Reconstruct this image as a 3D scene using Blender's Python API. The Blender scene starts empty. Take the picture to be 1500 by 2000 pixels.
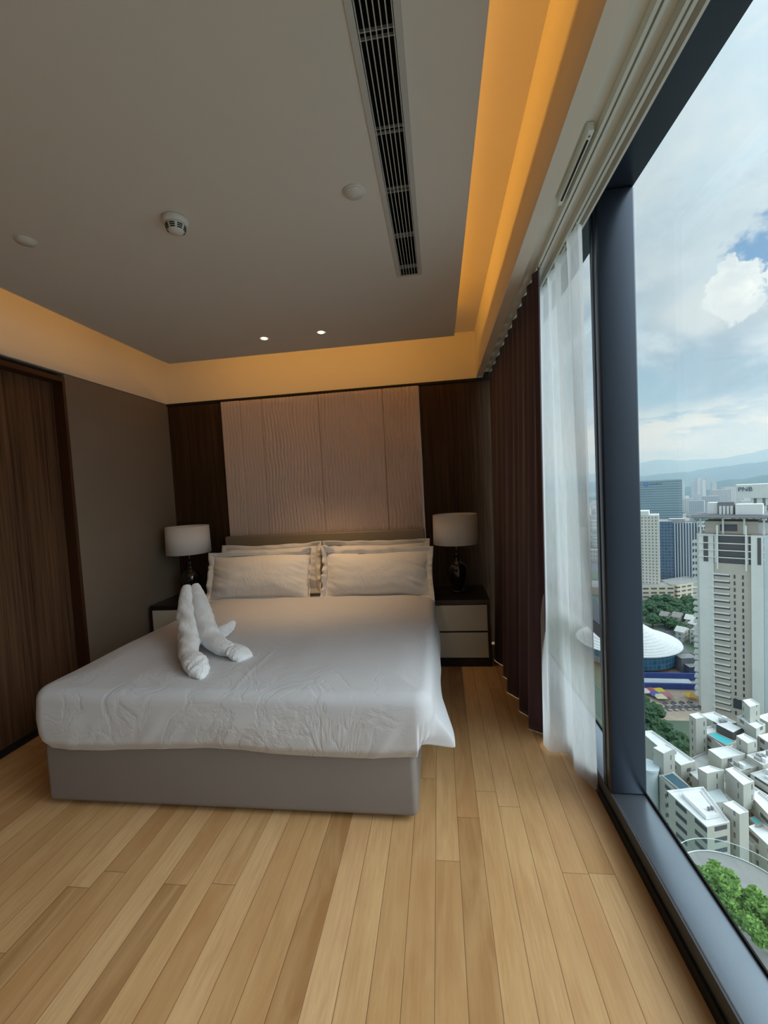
import bpy, bmesh, math, random
from mathutils import Vector, Matrix, noise
random.seed(7)
S = bpy.context.scene
COL = S.collection
PI = math.pi

# ------------------------------------------------------------------ camera
F_PX = 831.8
cam_d = bpy.data.cameras.new('camera'); cam = bpy.data.objects.new('camera', cam_d); COL.objects.link(cam)
cam_d.sensor_fit = 'VERTICAL'; cam_d.sensor_height = 36.0; cam_d.lens = F_PX / 2000 * 36.0
cam_d.clip_start = 0.02; cam_d.clip_end = 30000
_r = Vector((0.99056431, 0.12633548, -0.05311956)); _u = Vector((0.04599497, 0.05865962, 0.99721789)); _f = Vector((-0.12909998, 0.99025168, -0.05229533))
m = Matrix((( _r.x, _u.x, -_f.x, 0), (_r.y, _u.y, -_f.y, 0), (_r.z, _u.z, -_f.z, 1.5), (0, 0, 0, 1)))
cam.matrix_world = m
S.camera = cam
# ------------------------------------------------------------------ view
S.view_settings.view_transform = 'Standard'; S.view_settings.look = 'None'
S.view_settings.gamma = 1.0; S.view_settings.exposure = 0.0; S.view_settings.use_curve_mapping = False
S.cycles.max_bounces = 10; S.cycles.diffuse_bounces = 6; S.cycles.transparent_max_bounces = 12
S.cycles.sample_clamp_indirect = 6.0; S.cycles.volume_bounces = 2

SKY_GAIN = 1.02      # brightness of the visible sky
GLOW = 6.0           # sun behind thin cloud, high over the window side
COVE = 4.6
# ------------------------------------------------------------------ node helpers
def nd(nt, t, **kw):
    n = nt.nodes.new(t)
    for k, v in kw.items():
        if k in n.inputs: n.inputs[k].default_value = v
        else: setattr(n, k, v)
    return n
def mathn(nt, op, a, b=None, c=None, clamp=False):
    n = nt.nodes.new('ShaderNodeMath'); n.operation = op; n.use_clamp = clamp
    for i, x in enumerate((a, b, c)):
        if x is None: continue
        if isinstance(x, (int, float)): n.inputs[i].default_value = x
        else: nt.links.new(x, n.inputs[i])
    return n.outputs[0]
def mixc(nt, f, a, b, mode='MIX'):
    n = nt.nodes.new('ShaderNodeMix'); n.data_type = 'RGBA'; n.blend_type = mode
    for s, x in ((n.inputs[0], f), (n.inputs[6], a), (n.inputs[7], b)):
        if isinstance(x, (int, float)): s.default_value = x
        elif isinstance(x, tuple): s.default_value = (*x[:3], 1)
        else: nt.links.new(x, s)
    return n.outputs[2]
def ramp(nt, f, stops, interp='LINEAR'):
    n = nt.nodes.new('ShaderNodeValToRGB'); cr = n.color_ramp; cr.interpolation = interp
    while len(cr.elements) < len(stops): cr.elements.new(0.5)
    for e, (p, c) in zip(cr.elements, stops):
        e.position = p; e.color = (*c, 1) if len(c) == 3 else c
    nt.links.new(f, n.inputs[0]); return n.outputs[0]
def vmap(nt, src, scale=(1, 1, 1), loc=(0, 0, 0)):
    n = nt.nodes.new('ShaderNodeMapping'); n.inputs['Scale'].default_value = scale; n.inputs['Location'].default_value = loc
    nt.links.new(src, n.inputs[0]); return n.outputs[0]
def noisen(nt, vec, scale=5, detail=4, rough=0.5, dist=0.0):
    n = nt.nodes.new('ShaderNodeTexNoise'); n.inputs['Scale'].default_value = scale; n.inputs['Detail'].default_value = detail
    n.inputs['Roughness'].default_value = rough; n.inputs['Distortion'].default_value = dist
    nt.links.new(vec, n.inputs['Vector']); return n.outputs['Fac']

# ------------------------------------------------------------------ world: cloudy sky
W = bpy.data.worlds.new('sky'); S.world = W; W.use_nodes = True; nt = W.node_tree; nt.nodes.clear()
tc = nd(nt, 'ShaderNodeTexCoord'); sep = nd(nt, 'ShaderNodeSeparateXYZ'); nt.links.new(tc.outputs['Generated'], sep.inputs[0])
z = sep.outputs[2]
zz = mathn(nt, 'ADD', mathn(nt, 'MAXIMUM', z, 0.0), 0.16)
comb = nd(nt, 'ShaderNodeCombineXYZ')
nt.links.new(mathn(nt, 'DIVIDE', sep.outputs[0], zz), comb.inputs[0]); nt.links.new(mathn(nt, 'DIVIDE', sep.outputs[1], zz), comb.inputs[1])
cv = comb.outputs[0]
base = ramp(nt, z, [(0.0, (0.62, 0.80, 0.90)), (0.035, (0.84, 0.92, 0.93)), (0.06, (1.02, 1.0, 0.90)), (0.10, (0.86, 0.90, 0.90)), (0.16, (0.62, 0.76, 0.86)), (0.30, (0.66, 0.78, 0.86)), (0.6, (0.70, 0.84, 0.94)), (1.0, (0.72, 0.82, 0.9))])
gv_ = tc.outputs['Generated']
n1 = noisen(nt, vmap(nt, cv, (1, 1, 1), (3.1, 1.7, 0)), 1.5, 9, 0.60, 0.5)
n2 = noisen(nt, vmap(nt, gv_, (1, 1, 1.7), (9.3, 4.2, 0)), 5.5, 9, 0.62, 0.35)
n3 = noisen(nt, vmap(nt, gv_, (1, 1, 1.25), (1.2, 5.2, .4)), 14.0, 8, 0.60, 0.15)
n4 = noisen(nt, vmap(nt, gv_, (1, 1, 3.5), (4.2, 0.2, .4)), 9.0, 9, 0.62, 0.3)
def blob(dx, dy, dz, r0, r1, am=0.14, nf=None):     # 1 inside r0, 0 beyond r1 of the direction, ragged with noise
    d = nd(nt, 'ShaderNodeVectorMath', operation='DISTANCE'); nt.links.new(gv_, d.inputs[0]); d.inputs[1].default_value = (dx, dy, dz)
    rr = mathn(nt, 'ADD', d.outputs['Value'], mathn(nt, 'MULTIPLY', mathn(nt, 'SUBTRACT', nf or n3, 0.5), am))
    mr = nd(nt, 'ShaderNodeMapRange', interpolation_type='SMOOTHSTEP'); nt.links.new(rr, mr.inputs[0])
    mr.inputs[1].default_value = r0; mr.inputs[2].default_value = r1; mr.inputs[3].default_value = 1; mr.inputs[4].default_value = 0
    return mr.outputs[0]
grey = ramp(nt, n1, [(0.45, (0, 0, 0)), (0.60, (1, 1, 1))])
c = mixc(nt, mathn(nt, 'MULTIPLY', grey, 0.62), base, (0.50, 0.61, 0.70))
white = ramp(nt, n2, [(0.47, (0, 0, 0)), (0.66, (1, 1, 1))])
c = mixc(nt, mathn(nt, 'MULTIPLY', white, 0.60), c, (0.94, 0.96, 0.95))
c = mixc(nt, mathn(nt, 'MULTIPLY', blob(0.485, 0.85, 0.205, 0.06, 0.13, 0.26, n2), 0.85), c, (0.38, 0.50, 0.60))   # grey-blue bank low over the hills
c = mixc(nt, mathn(nt, 'MULTIPLY', blob(0.415, 0.895, 0.155, 0.03, 0.09, 0.2, n2), 0.7), c, (0.44, 0.62, 0.74))
c = mixc(nt, mathn(nt, 'MULTIPLY', blob(0.50, 0.80, 0.33, 0.06, 0.16, 0.3, n2), 0.5), c, (0.74, 0.78, 0.80))
c = mixc(nt, mathn(nt, 'MULTIPLY', blob(0.538, 0.770, 0.340, 0.030, 0.062, 0.16), 0.95), c, (0.20, 0.38, 0.64))         # blue gap
band = mathn(nt, 'MULTIPLY', ramp(nt, z, [(0.0, (0, 0, 0)), (0.055, (1, 1, 1)), (0.10, (1, 1, 1)), (0.14, (0, 0, 0))]), ramp(nt, n4, [(0.46, (0, 0, 0)), (0.54, (1, 1, 1))]))
c = mixc(nt, mathn(nt, 'MULTIPLY', band, 0.85), c, (1.12, 1.04, 0.88))
cum = mixc(nt, ramp(nt, n3, [(0.42, (0, 0, 0)), (0.60, (1, 1, 1))]), (0.88, 0.91, 0.92), (1.15, 1.13, 1.06))
c = mixc(nt, blob(0.508, 0.805, 0.306, 0.036, 0.046, 0.15), c, cum)
c = mixc(nt, mathn(nt, 'MULTIPLY', blob(0.47, 0.84, 0.27, 0.02, 0.07, 0.2, n2), 0.6), c, (0.95, 0.95, 0.92))                              # sunlit cumulus
c = mixc(nt, blob(0.562, 0.763, 0.312, 0.026, 0.034, 0.12), c, cum)
bg = nd(nt, 'ShaderNodeBackground'); bg.inputs[1].default_value = SKY_GAIN; nt.links.new(c, bg.inputs[0])
# bright veil around the hidden sun (out of frame, high on the window side, behind the camera)
dn = nd(nt, 'ShaderNodeVectorMath', operation='DOT_PRODUCT'); nt.links.new(tc.outputs['Generated'], dn.inputs[0])
sd = Vector((0.85, -0.20, 0.70)).normalized(); dn.inputs[1].default_value = sd
gl = mathn(nt, 'POWER', mathn(nt, 'MAXIMUM', dn.outputs['Value'], 0.0), 7.0)
bg2 = nd(nt, 'ShaderNodeBackground'); bg2.inputs[0].default_value = (0.93, 0.97, 1.0, 1); nt.links.new(mathn(nt, 'MULTIPLY', gl, GLOW), bg2.inputs[1])
ad = nd(nt, 'ShaderNodeAddShader'); nt.links.new(bg.outputs[0], ad.inputs[0]); nt.links.new(bg2.outputs[0], ad.inputs[1])
wo = nd(nt, 'ShaderNodeOutputWorld'); nt.links.new(ad.outputs[0], wo.inputs[0])
W.cycles.sampling_method = 'MANUAL'; W.cycles.sample_map_resolution = 1024

# ------------------------------------------------------------------ cove lights (LED strips hidden above the dropped ceiling)
AMBER = (1.0, 0.47, 0.065)
def area(name, loc, sx, sy, power, color, aim):
    l = bpy.data.lights.new(name, 'AREA'); l.shape = 'RECTANGLE'; l.size = sx; l.size_y = sy; l.energy = power; l.color = color
    o = bpy.data.objects.new(name, l); COL.objects.link(o); o.location = loc
    o.rotation_euler = Vector(aim).to_track_quat('-Z', 'Y').to_euler(); return o
area('cove_light', (-0.01, 0.6, 2.79), 0.03, 5.4, COVE * 1.75, AMBER, (1, 0, 0.35)).rotation_euler = (0, -PI/2 - 0.35, 0)
area('cove_light', (-2.10, 0.6, 2.79), 0.03, 5.4, COVE * 1.1, AMBER, (-1, 0, 0.35)).rotation_euler = (0, PI/2 + 0.35, 0)
area('cove_light', (-1.05, 3.30, 2.79), 2.3, 0.03, COVE * 1.0, AMBER, (0, 1, 0.3)).rotation_euler = (PI/2 + 0.3, 0, 0)

# ------------------------------------------------------------------ materials
MATS = {}
def mat(name, color, rough=0.5, metallic=0.0, spec=0.5, var=0.0, vscale=8, bump=0.0, bscale=200, stretch=(1, 1, 1), coat=0.0, trans=0.0, sheen=0.0):
    if name in MATS: return MATS[name]
    M = bpy.data.materials.new(name); M.use_nodes = True; nt = M.node_tree; b = nt.nodes['Principled BSDF']
    b.inputs['Base Color'].default_value = (*color, 1); b.inputs['Roughness'].default_value = rough; b.inputs['Metallic'].default_value = metallic
    b.inputs['Specular IOR Level'].default_value = spec; b.inputs['Coat Weight'].default_value = coat; b.inputs['Transmission Weight'].default_value = trans
    b.inputs['Sheen Weight'].default_value = sheen
    t = nd(nt, 'ShaderNodeTexCoord'); v = vmap(nt, t.outputs['Object'], stretch)
    n = noisen(nt, v, vscale, 5, 0.55)
    c = mixc(nt, n, tuple(x * (1 - var) for x in color), tuple(min(1, x * (1 + var)) for x in color)); nt.links.new(c, b.inputs['Base Color'])
    if bump:
        bn = nd(nt, 'ShaderNodeBump'); bn.inputs['Strength'].default_value = bump; bn.inputs['Distance'].default_value = 0.002
        nt.links.new(noisen(nt, v, bscale, 3), bn.inputs['Height']); nt.links.new(bn.outputs[0], b.inputs['Normal'])
    MATS[name] = M; return M

def wood_veneer(name, c1, c2, freq=90, rough=0.58):
    M = bpy.data.materials.new(name); M.use_nodes = True; nt = M.node_tree; b = nt.nodes['Principled BSDF']
    t = nd(nt, 'ShaderNodeTexCoord')
    a = noisen(nt, vmap(nt, t.outputs['Object'], (1, 1, 0.02)), freq, 3, 0.6)
    bb = noisen(nt, vmap(nt, t.outputs['Object'], (1, 1, 0.05)), freq * 0.12, 3, 0.5)
    f = mathn(nt, 'MULTIPLY', mathn(nt, 'SUBTRACT', mathn(nt, 'ADD', mathn(nt, 'MULTIPLY', a, 0.75), mathn(nt, 'MULTIPLY', bb, 0.35)), 0.33), 2.2, clamp=True)
    nt.links.new(mixc(nt, f, c1, c2), b.inputs['Base Color']); b.inputs['Roughness'].default_value = rough; b.inputs['Specular IOR Level'].default_value = 0.2
    bn = nd(nt, 'ShaderNodeBump'); bn.inputs['Strength'].default_value = 0.25; bn.inputs['Distance'].default_value = 0.001
    nt.links.new(a, bn.inputs['Height']); nt.links.new(bn.outputs[0], b.inputs['Normal'])
    return M

def floor_material():
    M = bpy.data.materials.new('oak_planks'); M.use_nodes = True; nt = M.node_tree; b = nt.nodes['Principled BSDF']
    t = nd(nt, 'ShaderNodeTexCoord'); s = nd(nt, 'ShaderNodeSeparateXYZ'); nt.links.new(t.outputs['Object'], s.inputs[0])
    w, Lp = 0.0965, 2.1
    px = mathn(nt, 'DIVIDE', mathn(nt, 'ADD', s.outputs[0], 10.02), w); ix = mathn(nt, 'FLOOR', px); fx = mathn(nt, 'FRACT', px)
    wn = nd(nt, 'ShaderNodeTexWhiteNoise', noise_dimensions='1D'); nt.links.new(ix, wn.inputs['W'])
    py = mathn(nt, 'ADD', mathn(nt, 'DIVIDE', mathn(nt, 'ADD', s.outputs[1], 20.0), Lp), mathn(nt, 'MULTIPLY', wn.outputs['Value'], 7.0))
    iy = mathn(nt, 'FLOOR', py); fy = mathn(nt, 'FRACT', py)
    cb = nd(nt, 'ShaderNodeCombineXYZ'); nt.links.new(ix, cb.inputs[0]); nt.links.new(iy, cb.inputs[1])
    w2 = nd(nt, 'ShaderNodeTexWhiteNoise', noise_dimensions='2D'); nt.links.new(cb.outputs[0], w2.inputs['Vector'])
    r = w2.outputs['Value']
    tone = ramp(nt, r, [(0.0, (0.33, 0.165, 0.060)), (0.12, (0.50, 0.275, 0.113)), (0.45, (0.60, 0.36, 0.162)), (0.7, (0.65, 0.40, 0.19)), (1.0, (0.71, 0.45, 0.23))])
    off = nd(nt, 'ShaderNodeCombineXYZ'); nt.links.new(mathn(nt, 'MULTIPLY', r, 37.0), off.inputs[0]); nt.links.new(mathn(nt, 'MULTIPLY', r, 91.0), off.inputs[1])
    va = nd(nt, 'ShaderNodeVectorMath', operation='ADD'); nt.links.new(t.outputs['Object'], va.inputs[0]); nt.links.new(off.outputs[0], va.inputs[1])
    g1 = noisen(nt, vmap(nt, va.outputs[0], (1, 0.055, 1)), 95, 5, 0.62, 0.4)
    g2 = noisen(nt, vmap(nt, va.outputs[0], (1, 0.16, 1)), 14, 4, 0.55, 0.8)
    g3 = noisen(nt, vmap(nt, va.outputs[0], (1, 0.35, 1)), 5, 3, 0.5, 0.4)
    c = mixc(nt, mathn(nt, 'MULTIPLY', mathn(nt, 'SUBTRACT', g1, 0.30), 1.1, clamp=True), tone, (0.33, 0.17, 0.065))
    c = mixc(nt, mathn(nt, 'MULTIPLY', mathn(nt, 'SUBTRACT', g2, 0.38), 1.5, clamp=True), c, (0.68, 0.44, 0.215))
    c = mixc(nt, mathn(nt, 'MULTIPLY', mathn(nt, 'SUBTRACT', g3, 0.45), 1.6, clamp=True), c, (0.44, 0.215, 0.085))
    ex = mathn(nt, 'MINIMUM', fx, mathn(nt, 'SUBTRACT', 1.0, fx)); ey = mathn(nt, 'MULTIPLY', mathn(nt, 'MINIMUM', fy, mathn(nt, 'SUBTRACT', 1.0, fy)), Lp / w)
    e = mathn(nt, 'MINIMUM', ex, ey)
    mr = nd(nt, 'ShaderNodeMapRange'); nt.links.new(e, mr.inputs[0]); mr.inputs[1].default_value = 0.0; mr.inputs[2].default_value = 0.022
    seam = mr.outputs[0]
    c = mixc(nt, seam, (0.22, 0.115, 0.05), c)
    nt.links.new(c, b.inputs['Base Color'])
    b.inputs['Roughness'].default_value = 0.42; b.inputs['Specular IOR Level'].default_value = 0.4
    bn = nd(nt, 'ShaderNodeBump'); bn.inputs['Strength'].default_value = 0.35; bn.inputs['Distance'].default_value = 0.002
    nt.links.new(mathn(nt, 'ADD', seam, mathn(nt, 'MULTIPLY', g1, 0.12)), bn.inputs['Height']); nt.links.new(bn.outputs[0], b.inputs['Normal'])
    return M

def glass_material(name, tint=(0.93, 0.97, 0.97), refl=0.02):
    M = bpy.data.materials.new(name); M.use_nodes = True; nt = M.node_tree; nt.nodes.clear()
    tr = nd(nt, 'ShaderNodeBsdfTransparent'); tr.inputs[0].default_value = (*tint, 1)
    gl = nd(nt, 'ShaderNodeBsdfGlossy'); gl.inputs['Roughness'].default_value = 0.0
    lw = nd(nt, 'ShaderNodeLayerWeight'); lw.inputs['Blend'].default_value = 0.5
    mx = nd(nt, 'ShaderNodeMixShader'); nt.links.new(mathn(nt, 'ADD', mathn(nt, 'MULTIPLY', mathn(nt, 'POWER', lw.outputs['Facing'], 5.0), 0.9), refl), mx.inputs[0])
    nt.links.new(tr.outputs[0], mx.inputs[1]); nt.links.new(gl.outputs[0], mx.inputs[2])
    o = nd(nt, 'ShaderNodeOutputMaterial'); nt.links.new(mx.outputs[0], o.inputs[0]); return M

def sheer_material(name):
    M = bpy.data.materials.new(name); M.use_nodes = True; nt = M.node_tree; nt.nodes.clear()
    t = nd(nt, 'ShaderNodeTexCoord'); n = noisen(nt, vmap(nt, t.outputs['Object'], (1, 1, 0.2)), 60, 3)
    tr = nd(nt, 'ShaderNodeBsdfTransparent')
    tl = nd(nt, 'ShaderNodeBsdfTranslucent'); tl.inputs[0].default_value = (0.90, 0.93, 0.94, 1)
    df = nd(nt, 'ShaderNodeBsdfDiffuse'); df.inputs[0].default_value = (0.88, 0.90, 0.91, 1)
    m1 = nd(nt, 'ShaderNodeMixShader'); m1.inputs[0].default_value = 0.45; nt.links.new(tl.outputs[0], m1.inputs[1]); nt.links.new(df.outputs[0], m1.inputs[2])
    m2 = nd(nt, 'ShaderNodeMixShader'); nt.links.new(mathn(nt, 'ADD', mathn(nt, 'MULTIPLY', n, 0.2), 0.62), m2.inputs[0]); nt.links.new(tr.outputs[0], m2.inputs[1]); nt.links.new(m1.outputs[0], m2.inputs[2])
    o = nd(nt, 'ShaderNodeOutputMaterial'); nt.links.new(m2.outputs[0], o.inputs[0]); return M

def emit_mat(name, color, strength):
    M = bpy.data.materials.new(name); M.use_nodes = True; b = M.node_tree.nodes['Principled BSDF']
    b.inputs['Emission Color'].default_value = (*color, 1); b.inputs['Emission Strength'].default_value = strength; b.inputs['Base Color'].default_value = (*color, 1)
    return M

def facade(name, wall, glass, cw, ch, fw, fh, rough=0.6, ox=0.0, oz=0.0, grough=0.25, vary=0.35):
    """window grid from UV in metres: cell cw x ch, window fraction fw x fh"""
    M = bpy.data.materials.new(name); M.use_nodes = True; nt = M.node_tree; b = nt.nodes['Principled BSDF']
    t = nd(nt, 'ShaderNodeTexCoord'); s = nd(nt, 'ShaderNodeSeparateXYZ'); nt.links.new(t.outputs['UV'], s.inputs[0])
    u = mathn(nt, 'DIVIDE', mathn(nt, 'ADD', s.outputs[0], 1000 + ox), cw); v = mathn(nt, 'DIVIDE', mathn(nt, 'ADD', s.outputs[1], 1000 + oz), ch)
    fu = mathn(nt, 'ABSOLUTE', mathn(nt, 'SUBTRACT', mathn(nt, 'FRACT', u), 0.5)); fv = mathn(nt, 'ABSOLUTE', mathn(nt, 'SUBTRACT', mathn(nt, 'FRACT', v), 0.5))
    inside = mathn(nt, 'MULTIPLY', mathn(nt, 'LESS_THAN', fu, fw / 2), mathn(nt, 'LESS_THAN', fv, fh / 2))
    cb = nd(nt, 'ShaderNodeCombineXYZ'); nt.links.new(mathn(nt, 'FLOOR', u), cb.inputs[0]); nt.links.new(mathn(nt, 'FLOOR', v), cb.inputs[1])
    wn = nd(nt, 'ShaderNodeTexWhiteNoise', noise_dimensions='2D'); nt.links.new(cb.outputs[0], wn.inputs['Vector'])
    gcol = mixc(nt, mathn(nt, 'MULTIPLY', wn.outputs['Value'], vary), glass, tuple(min(1, x * 2.2 + 0.03) for x in glass))
    n = noisen(nt, t.outputs['Object'], 0.12, 4); wcol = mixc(nt, n, tuple(x * 0.9 for x in wall), wall)
    nt.links.new(mixc(nt, inside, wcol, gcol), b.inputs['Base Color'])
    nt.links.new(mathn(nt, 'SUBTRACT', rough, mathn(nt, 'MULTIPLY', inside, rough - grough)), b.inputs['Roughness'])
    return M

MAT_PAINT = mat('ceiling_paint', (0.64, 0.60, 0.54), 0.85, var=0.02, vscale=3, bump=0.08, bscale=300)
MAT_BAND = mat('cream_paint', (0.72, 0.66, 0.56), 0.8, var=0.02, vscale=3)
MAT_WHITE = mat('pelmet_paint', (0.74, 0.73, 0.67), 0.6, var=0.02)
MAT_WALLCLOTH = mat('taupe_wallcloth', (0.205, 0.165, 0.125), 0.9, var=0.10, vscale=2.5, bump=0.4, bscale=420)
MAT_VEN_DARK = wood_veneer('walnut_veneer', (0.022, 0.010, 0.004), (0.090, 0.048, 0.024))
MAT_VEN_DOOR = wood_veneer('door_veneer', (0.035, 0.015, 0.007), (0.17, 0.090, 0.046), 60)
MAT_FRAME_WOOD = mat('door_frame_wood', (0.050, 0.017, 0.008), 0.35, var=0.25, vscale=12, stretch=(1, 1, 0.05))
MAT_FLOOR = floor_material()
MAT_METAL = mat('dark_bronze_aluminium', (0.040, 0.050, 0.068), 0.28, metallic=0.7, spec=0.6, var=0.05)
MAT_SILL = mat('sill_aluminium', (0.36, 0.41, 0.47), 0.30, metallic=0.85, spec=0.6, var=0.06)
MAT_SILLF = mat('sill_front_aluminium', (0.060, 0.072, 0.090), 0.45, spec=0.5)
MAT_BLACK = mat('black_gap', (0.006, 0.006, 0.006), 0.8)
MAT_GLASS = glass_material('window_glass')
MAT_LINEN = mat('white_linen', (0.56, 0.56, 0.585), 0.85, var=0.015, vscale=6, bump=0.15, bscale=260, sheen=0.1)
MAT_PILLOW = mat('pillow_linen', (0.74, 0.72, 0.70), 0.85, var=0.02, vscale=8, bump=0.15, bscale=220, sheen=0.1)
def wrinkle(M, sc, dist, strength=0.5):
    nt = M.node_tree; b = nt.nodes['Principled BSDF']; t = nd(nt, 'ShaderNodeTexCoord')
    n = noisen(nt, vmap(nt, t.outputs['Object'], (1, 1, 0.7)), sc, 6, 0.55, 1.2); r_ = mathn(nt, 'ABSOLUTE', mathn(nt, 'SUBTRACT', n, 0.5))
    big = noisen(nt, t.outputs['Object'], sc * 0.35, 3); h = mathn(nt, 'MULTIPLY', mathn(nt, 'MINIMUM', r_, 0.06), mathn(nt, 'SUBTRACT', big, 0.35, clamp=True))
    bn = nd(nt, 'ShaderNodeBump'); bn.inputs['Strength'].default_value = strength; bn.inputs['Distance'].default_value = dist; nt.links.new(h, bn.inputs['Height'])
    old = b.inputs['Normal'].links[0].from_node; nt.links.new(bn.outputs[0], old.inputs['Normal'])
wrinkle(MAT_LINEN, 4.0, 0.35, 0.30); wrinkle(MAT_PILLOW, 5.0, 0.35, 0.35)
MAT_TOWEL = mat('terry_towel', (0.82, 0.83, 0.85), 0.95, var=0.04, vscale=60, bump=0.9, bscale=420, sheen=0.3)
wrinkle(MAT_TOWEL, 14.0, 0.30, 0.6)
MAT_LEATHER = mat('grey_upholstery', (0.205, 0.180, 0.168), 0.50, var=0.05, vscale=5, bump=0.15, bscale=350)
MAT_HEADBOARD = mat('taupe_leather', (0.27, 0.22, 0.155), 0.45, var=0.04, vscale=5, bump=0.12, bscale=350)
MAT_TEXTILE = mat('mauve_textile', (0.68, 0.54, 0.47), 0.8, var=0.05, vscale=6, bump=0.2, bscale=500, sheen=0.2)
MAT_NS = mat('black_stained_wood', (0.016, 0.013, 0.012), 0.32, var=0.2, vscale=20, stretch=(0.1, 1, 1))
MAT_DRAWER = mat('cream_leather', (0.64, 0.62, 0.53), 0.45, var=0.03, vscale=5, bump=0.1, bscale=400)
MAT_SHADE = mat('white_lampshade', (0.80, 0.78, 0.76), 0.9, var=0.02, vscale=40, bump=0.2, bscale=500)
MAT_LAMP = mat('smoked_glass', (0.012, 0.010, 0.010), 0.06, spec=0.8, coat=0.6)
MAT_CHROME = mat('chrome', (0.75, 0.75, 0.75), 0.15, metallic=1.0)
MAT_PLUM = mat('plum_curtain', (0.060, 0.023, 0.034), 0.85, var=0.12, vscale=30, bump=0.2, bscale=300, stretch=(1, 1, 0.2), sheen=0.25)
MAT_SHEER = sheer_material('sheer_voile')
MAT_PLASTIC = mat('white_plastic', (0.62, 0.60, 0.55), 0.5)
MAT_VENTM = mat('vent_aluminium', (0.50, 0.51, 0.48), 0.45, metallic=0.2)
MAT_TRACK = mat('curtain_track', (0.70, 0.70, 0.62), 0.4)

# ------------------------------------------------------------------ mesh helpers
def tag(o, label=None, cat=None, group=None, kind=None):
    if label: o['label'] = label
    if cat: o['category'] = cat
    if group: o['group'] = group
    if kind: o['kind'] = kind
    return o
def empty(name, loc=(0, 0, 0), rz=0.0):
    o = bpy.data.objects.new(name, None); COL.objects.link(o); o.location = loc; o.rotation_euler = (0, 0, rz); o.empty_display_size = 0.1
    return o
class MB:
    def __init__(s): s.v = []; s.f = []; s.mi = []; s.uv = {}
    def add(s, vs, fs, mi=0):
        o = len(s.v); s.v += [tuple(x) for x in vs]
        for f in fs: s.f.append(tuple(i + o for i in f)); s.mi.append(mi)
        return s
    def box(s, x0, x1, y0, y1, z0, z1, mi=0):
        vs = [(x, y, z) for z in (z0, z1) for y in (y0, y1) for x in (x0, x1)]
        return s.add(vs, [(0, 2, 3, 1), (4, 5, 7, 6), (0, 1, 5, 4), (2, 6, 7, 3), (0, 4, 6, 2), (1, 3, 7, 5)], mi)
    def prism(s, poly, z0, z1, mi=0):
        n = len(poly); vs = [(p[0], p[1], z0) for p in poly] + [(p[0], p[1], z1) for p in poly]
        return s.add(vs, [tuple(range(n - 1, -1, -1)), tuple(range(n, 2 * n))] + [(i, (i + 1) % n, n + (i + 1) % n, n + i) for i in range(n)], mi)
    def lathe(s, prof, c=(0, 0, 0), n=32, mi=0, cap=True):
        vs = []; fs = []
        for r, z in prof:
            for i in range(n):
                a = 2 * PI * i / n; vs.append((c[0] + r * math.cos(a), c[1] + r * math.sin(a), c[2] + z))
        for k in range(len(prof) - 1):
            for i in range(n):
                j = (i + 1) % n; fs.append((k * n + i, k * n + j, (k + 1) * n + j, (k + 1) * n + i))
        if cap: fs.append(tuple(range(n - 1, -1, -1))); fs.append(tuple((len(prof) - 1) * n + i for i in range(n)))
        return s.add(vs, fs, mi)
    def grid(s, pts, nu, nv, closed_u=False, mi=0, both=False):
        fs = []
        for j in range(nv - 1):
            for i in range(nu if closed_u else nu - 1):
                i2 = (i + 1) % nu; fs.append((j * nu + i, j * nu + i2, (j + 1) * nu + i2, (j + 1) * nu + i))
        return s.add(pts, fs, mi)
    def tube(s, path, r, n=8, mi=0):
        P = [Vector(p) for p in path]; pts = []
        for k, p in enumerate(P):
            t = (P[min(k + 1, len(P) - 1)] - P[max(k - 1, 0)]).normalized()
            a = t.orthogonal().normalized() if abs(t.z) > 0.95 else t.cross(Vector((0, 0, 1))).normalized(); b2 = t.cross(a)
            rr = r[k] if isinstance(r, (list, tuple)) else r
            for i in range(n): pts.append(p + (a * math.cos(2 * PI * i / n) + b2 * math.sin(2 * PI * i / n)) * rr)
        s.grid(pts, n, len(P), True, mi)
        o = len(s.v) - len(pts); s.f.append(tuple(o + i for i in range(n))); s.mi.append(mi); s.f.append(tuple(o + (len(P) - 1) * n + i for i in range(n - 1, -1, -1))); s.mi.append(mi)
        return s
    def build(s, name, mats, parent=None, smooth=False, bevel=0.0, bseg=2, subsurf=0, solid=0.0, recalc=True):
        me = bpy.data.meshes.new(name); me.from_pydata(s.v, [], s.f)
        if not isinstance(mats, (list, tuple)): mats = [mats]
        for m_ in mats: me.materials.append(m_)
        for p, k in zip(me.polygons, s.mi): p.material_index = k; p.use_smooth = smooth
        if recalc:
            bm = bmesh.new(); bm.from_mesh(me); bmesh.ops.recalc_face_normals(bm, faces=bm.faces); bm.to_mesh(me); bm.free()
        if bevel > 0:
            bm = bmesh.new(); bm.from_mesh(me)
            bmesh.ops.bevel(bm, geom=[e for e in bm.edges if len(e.link_faces) == 2 and e.calc_face_angle(0) > 0.5], offset=bevel, segments=bseg, profile=0.5, affect='EDGES')
            bm.to_mesh(me); bm.free()
            if bseg > 2:
                for p in me.polygons: p.use_smooth = True
        o = bpy.data.objects.new(name, me); COL.objects.link(o)
        if parent: o.parent = parent
        if solid: md = o.modifiers.new('s', 'SOLIDIFY'); md.thickness = solid; md.offset = 0
        if subsurf: md = o.modifiers.new('u', 'SUBSURF'); md.levels = subsurf; md.render_levels = subsurf
        return o
def box_obj(name, b, m_, parent=None, bevel=0.0, bseg=2):
    return MB().box(*b).build(name, m_, parent, bevel=bevel, bseg=bseg)
def nz(x, y, z=0.0): return noise.noise(Vector((x, y, z)))
def smooth(a, b, x):
    t = min(1, max(0, (x - a) / (b - a))); return t * t * (3 - 2 * t)
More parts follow.
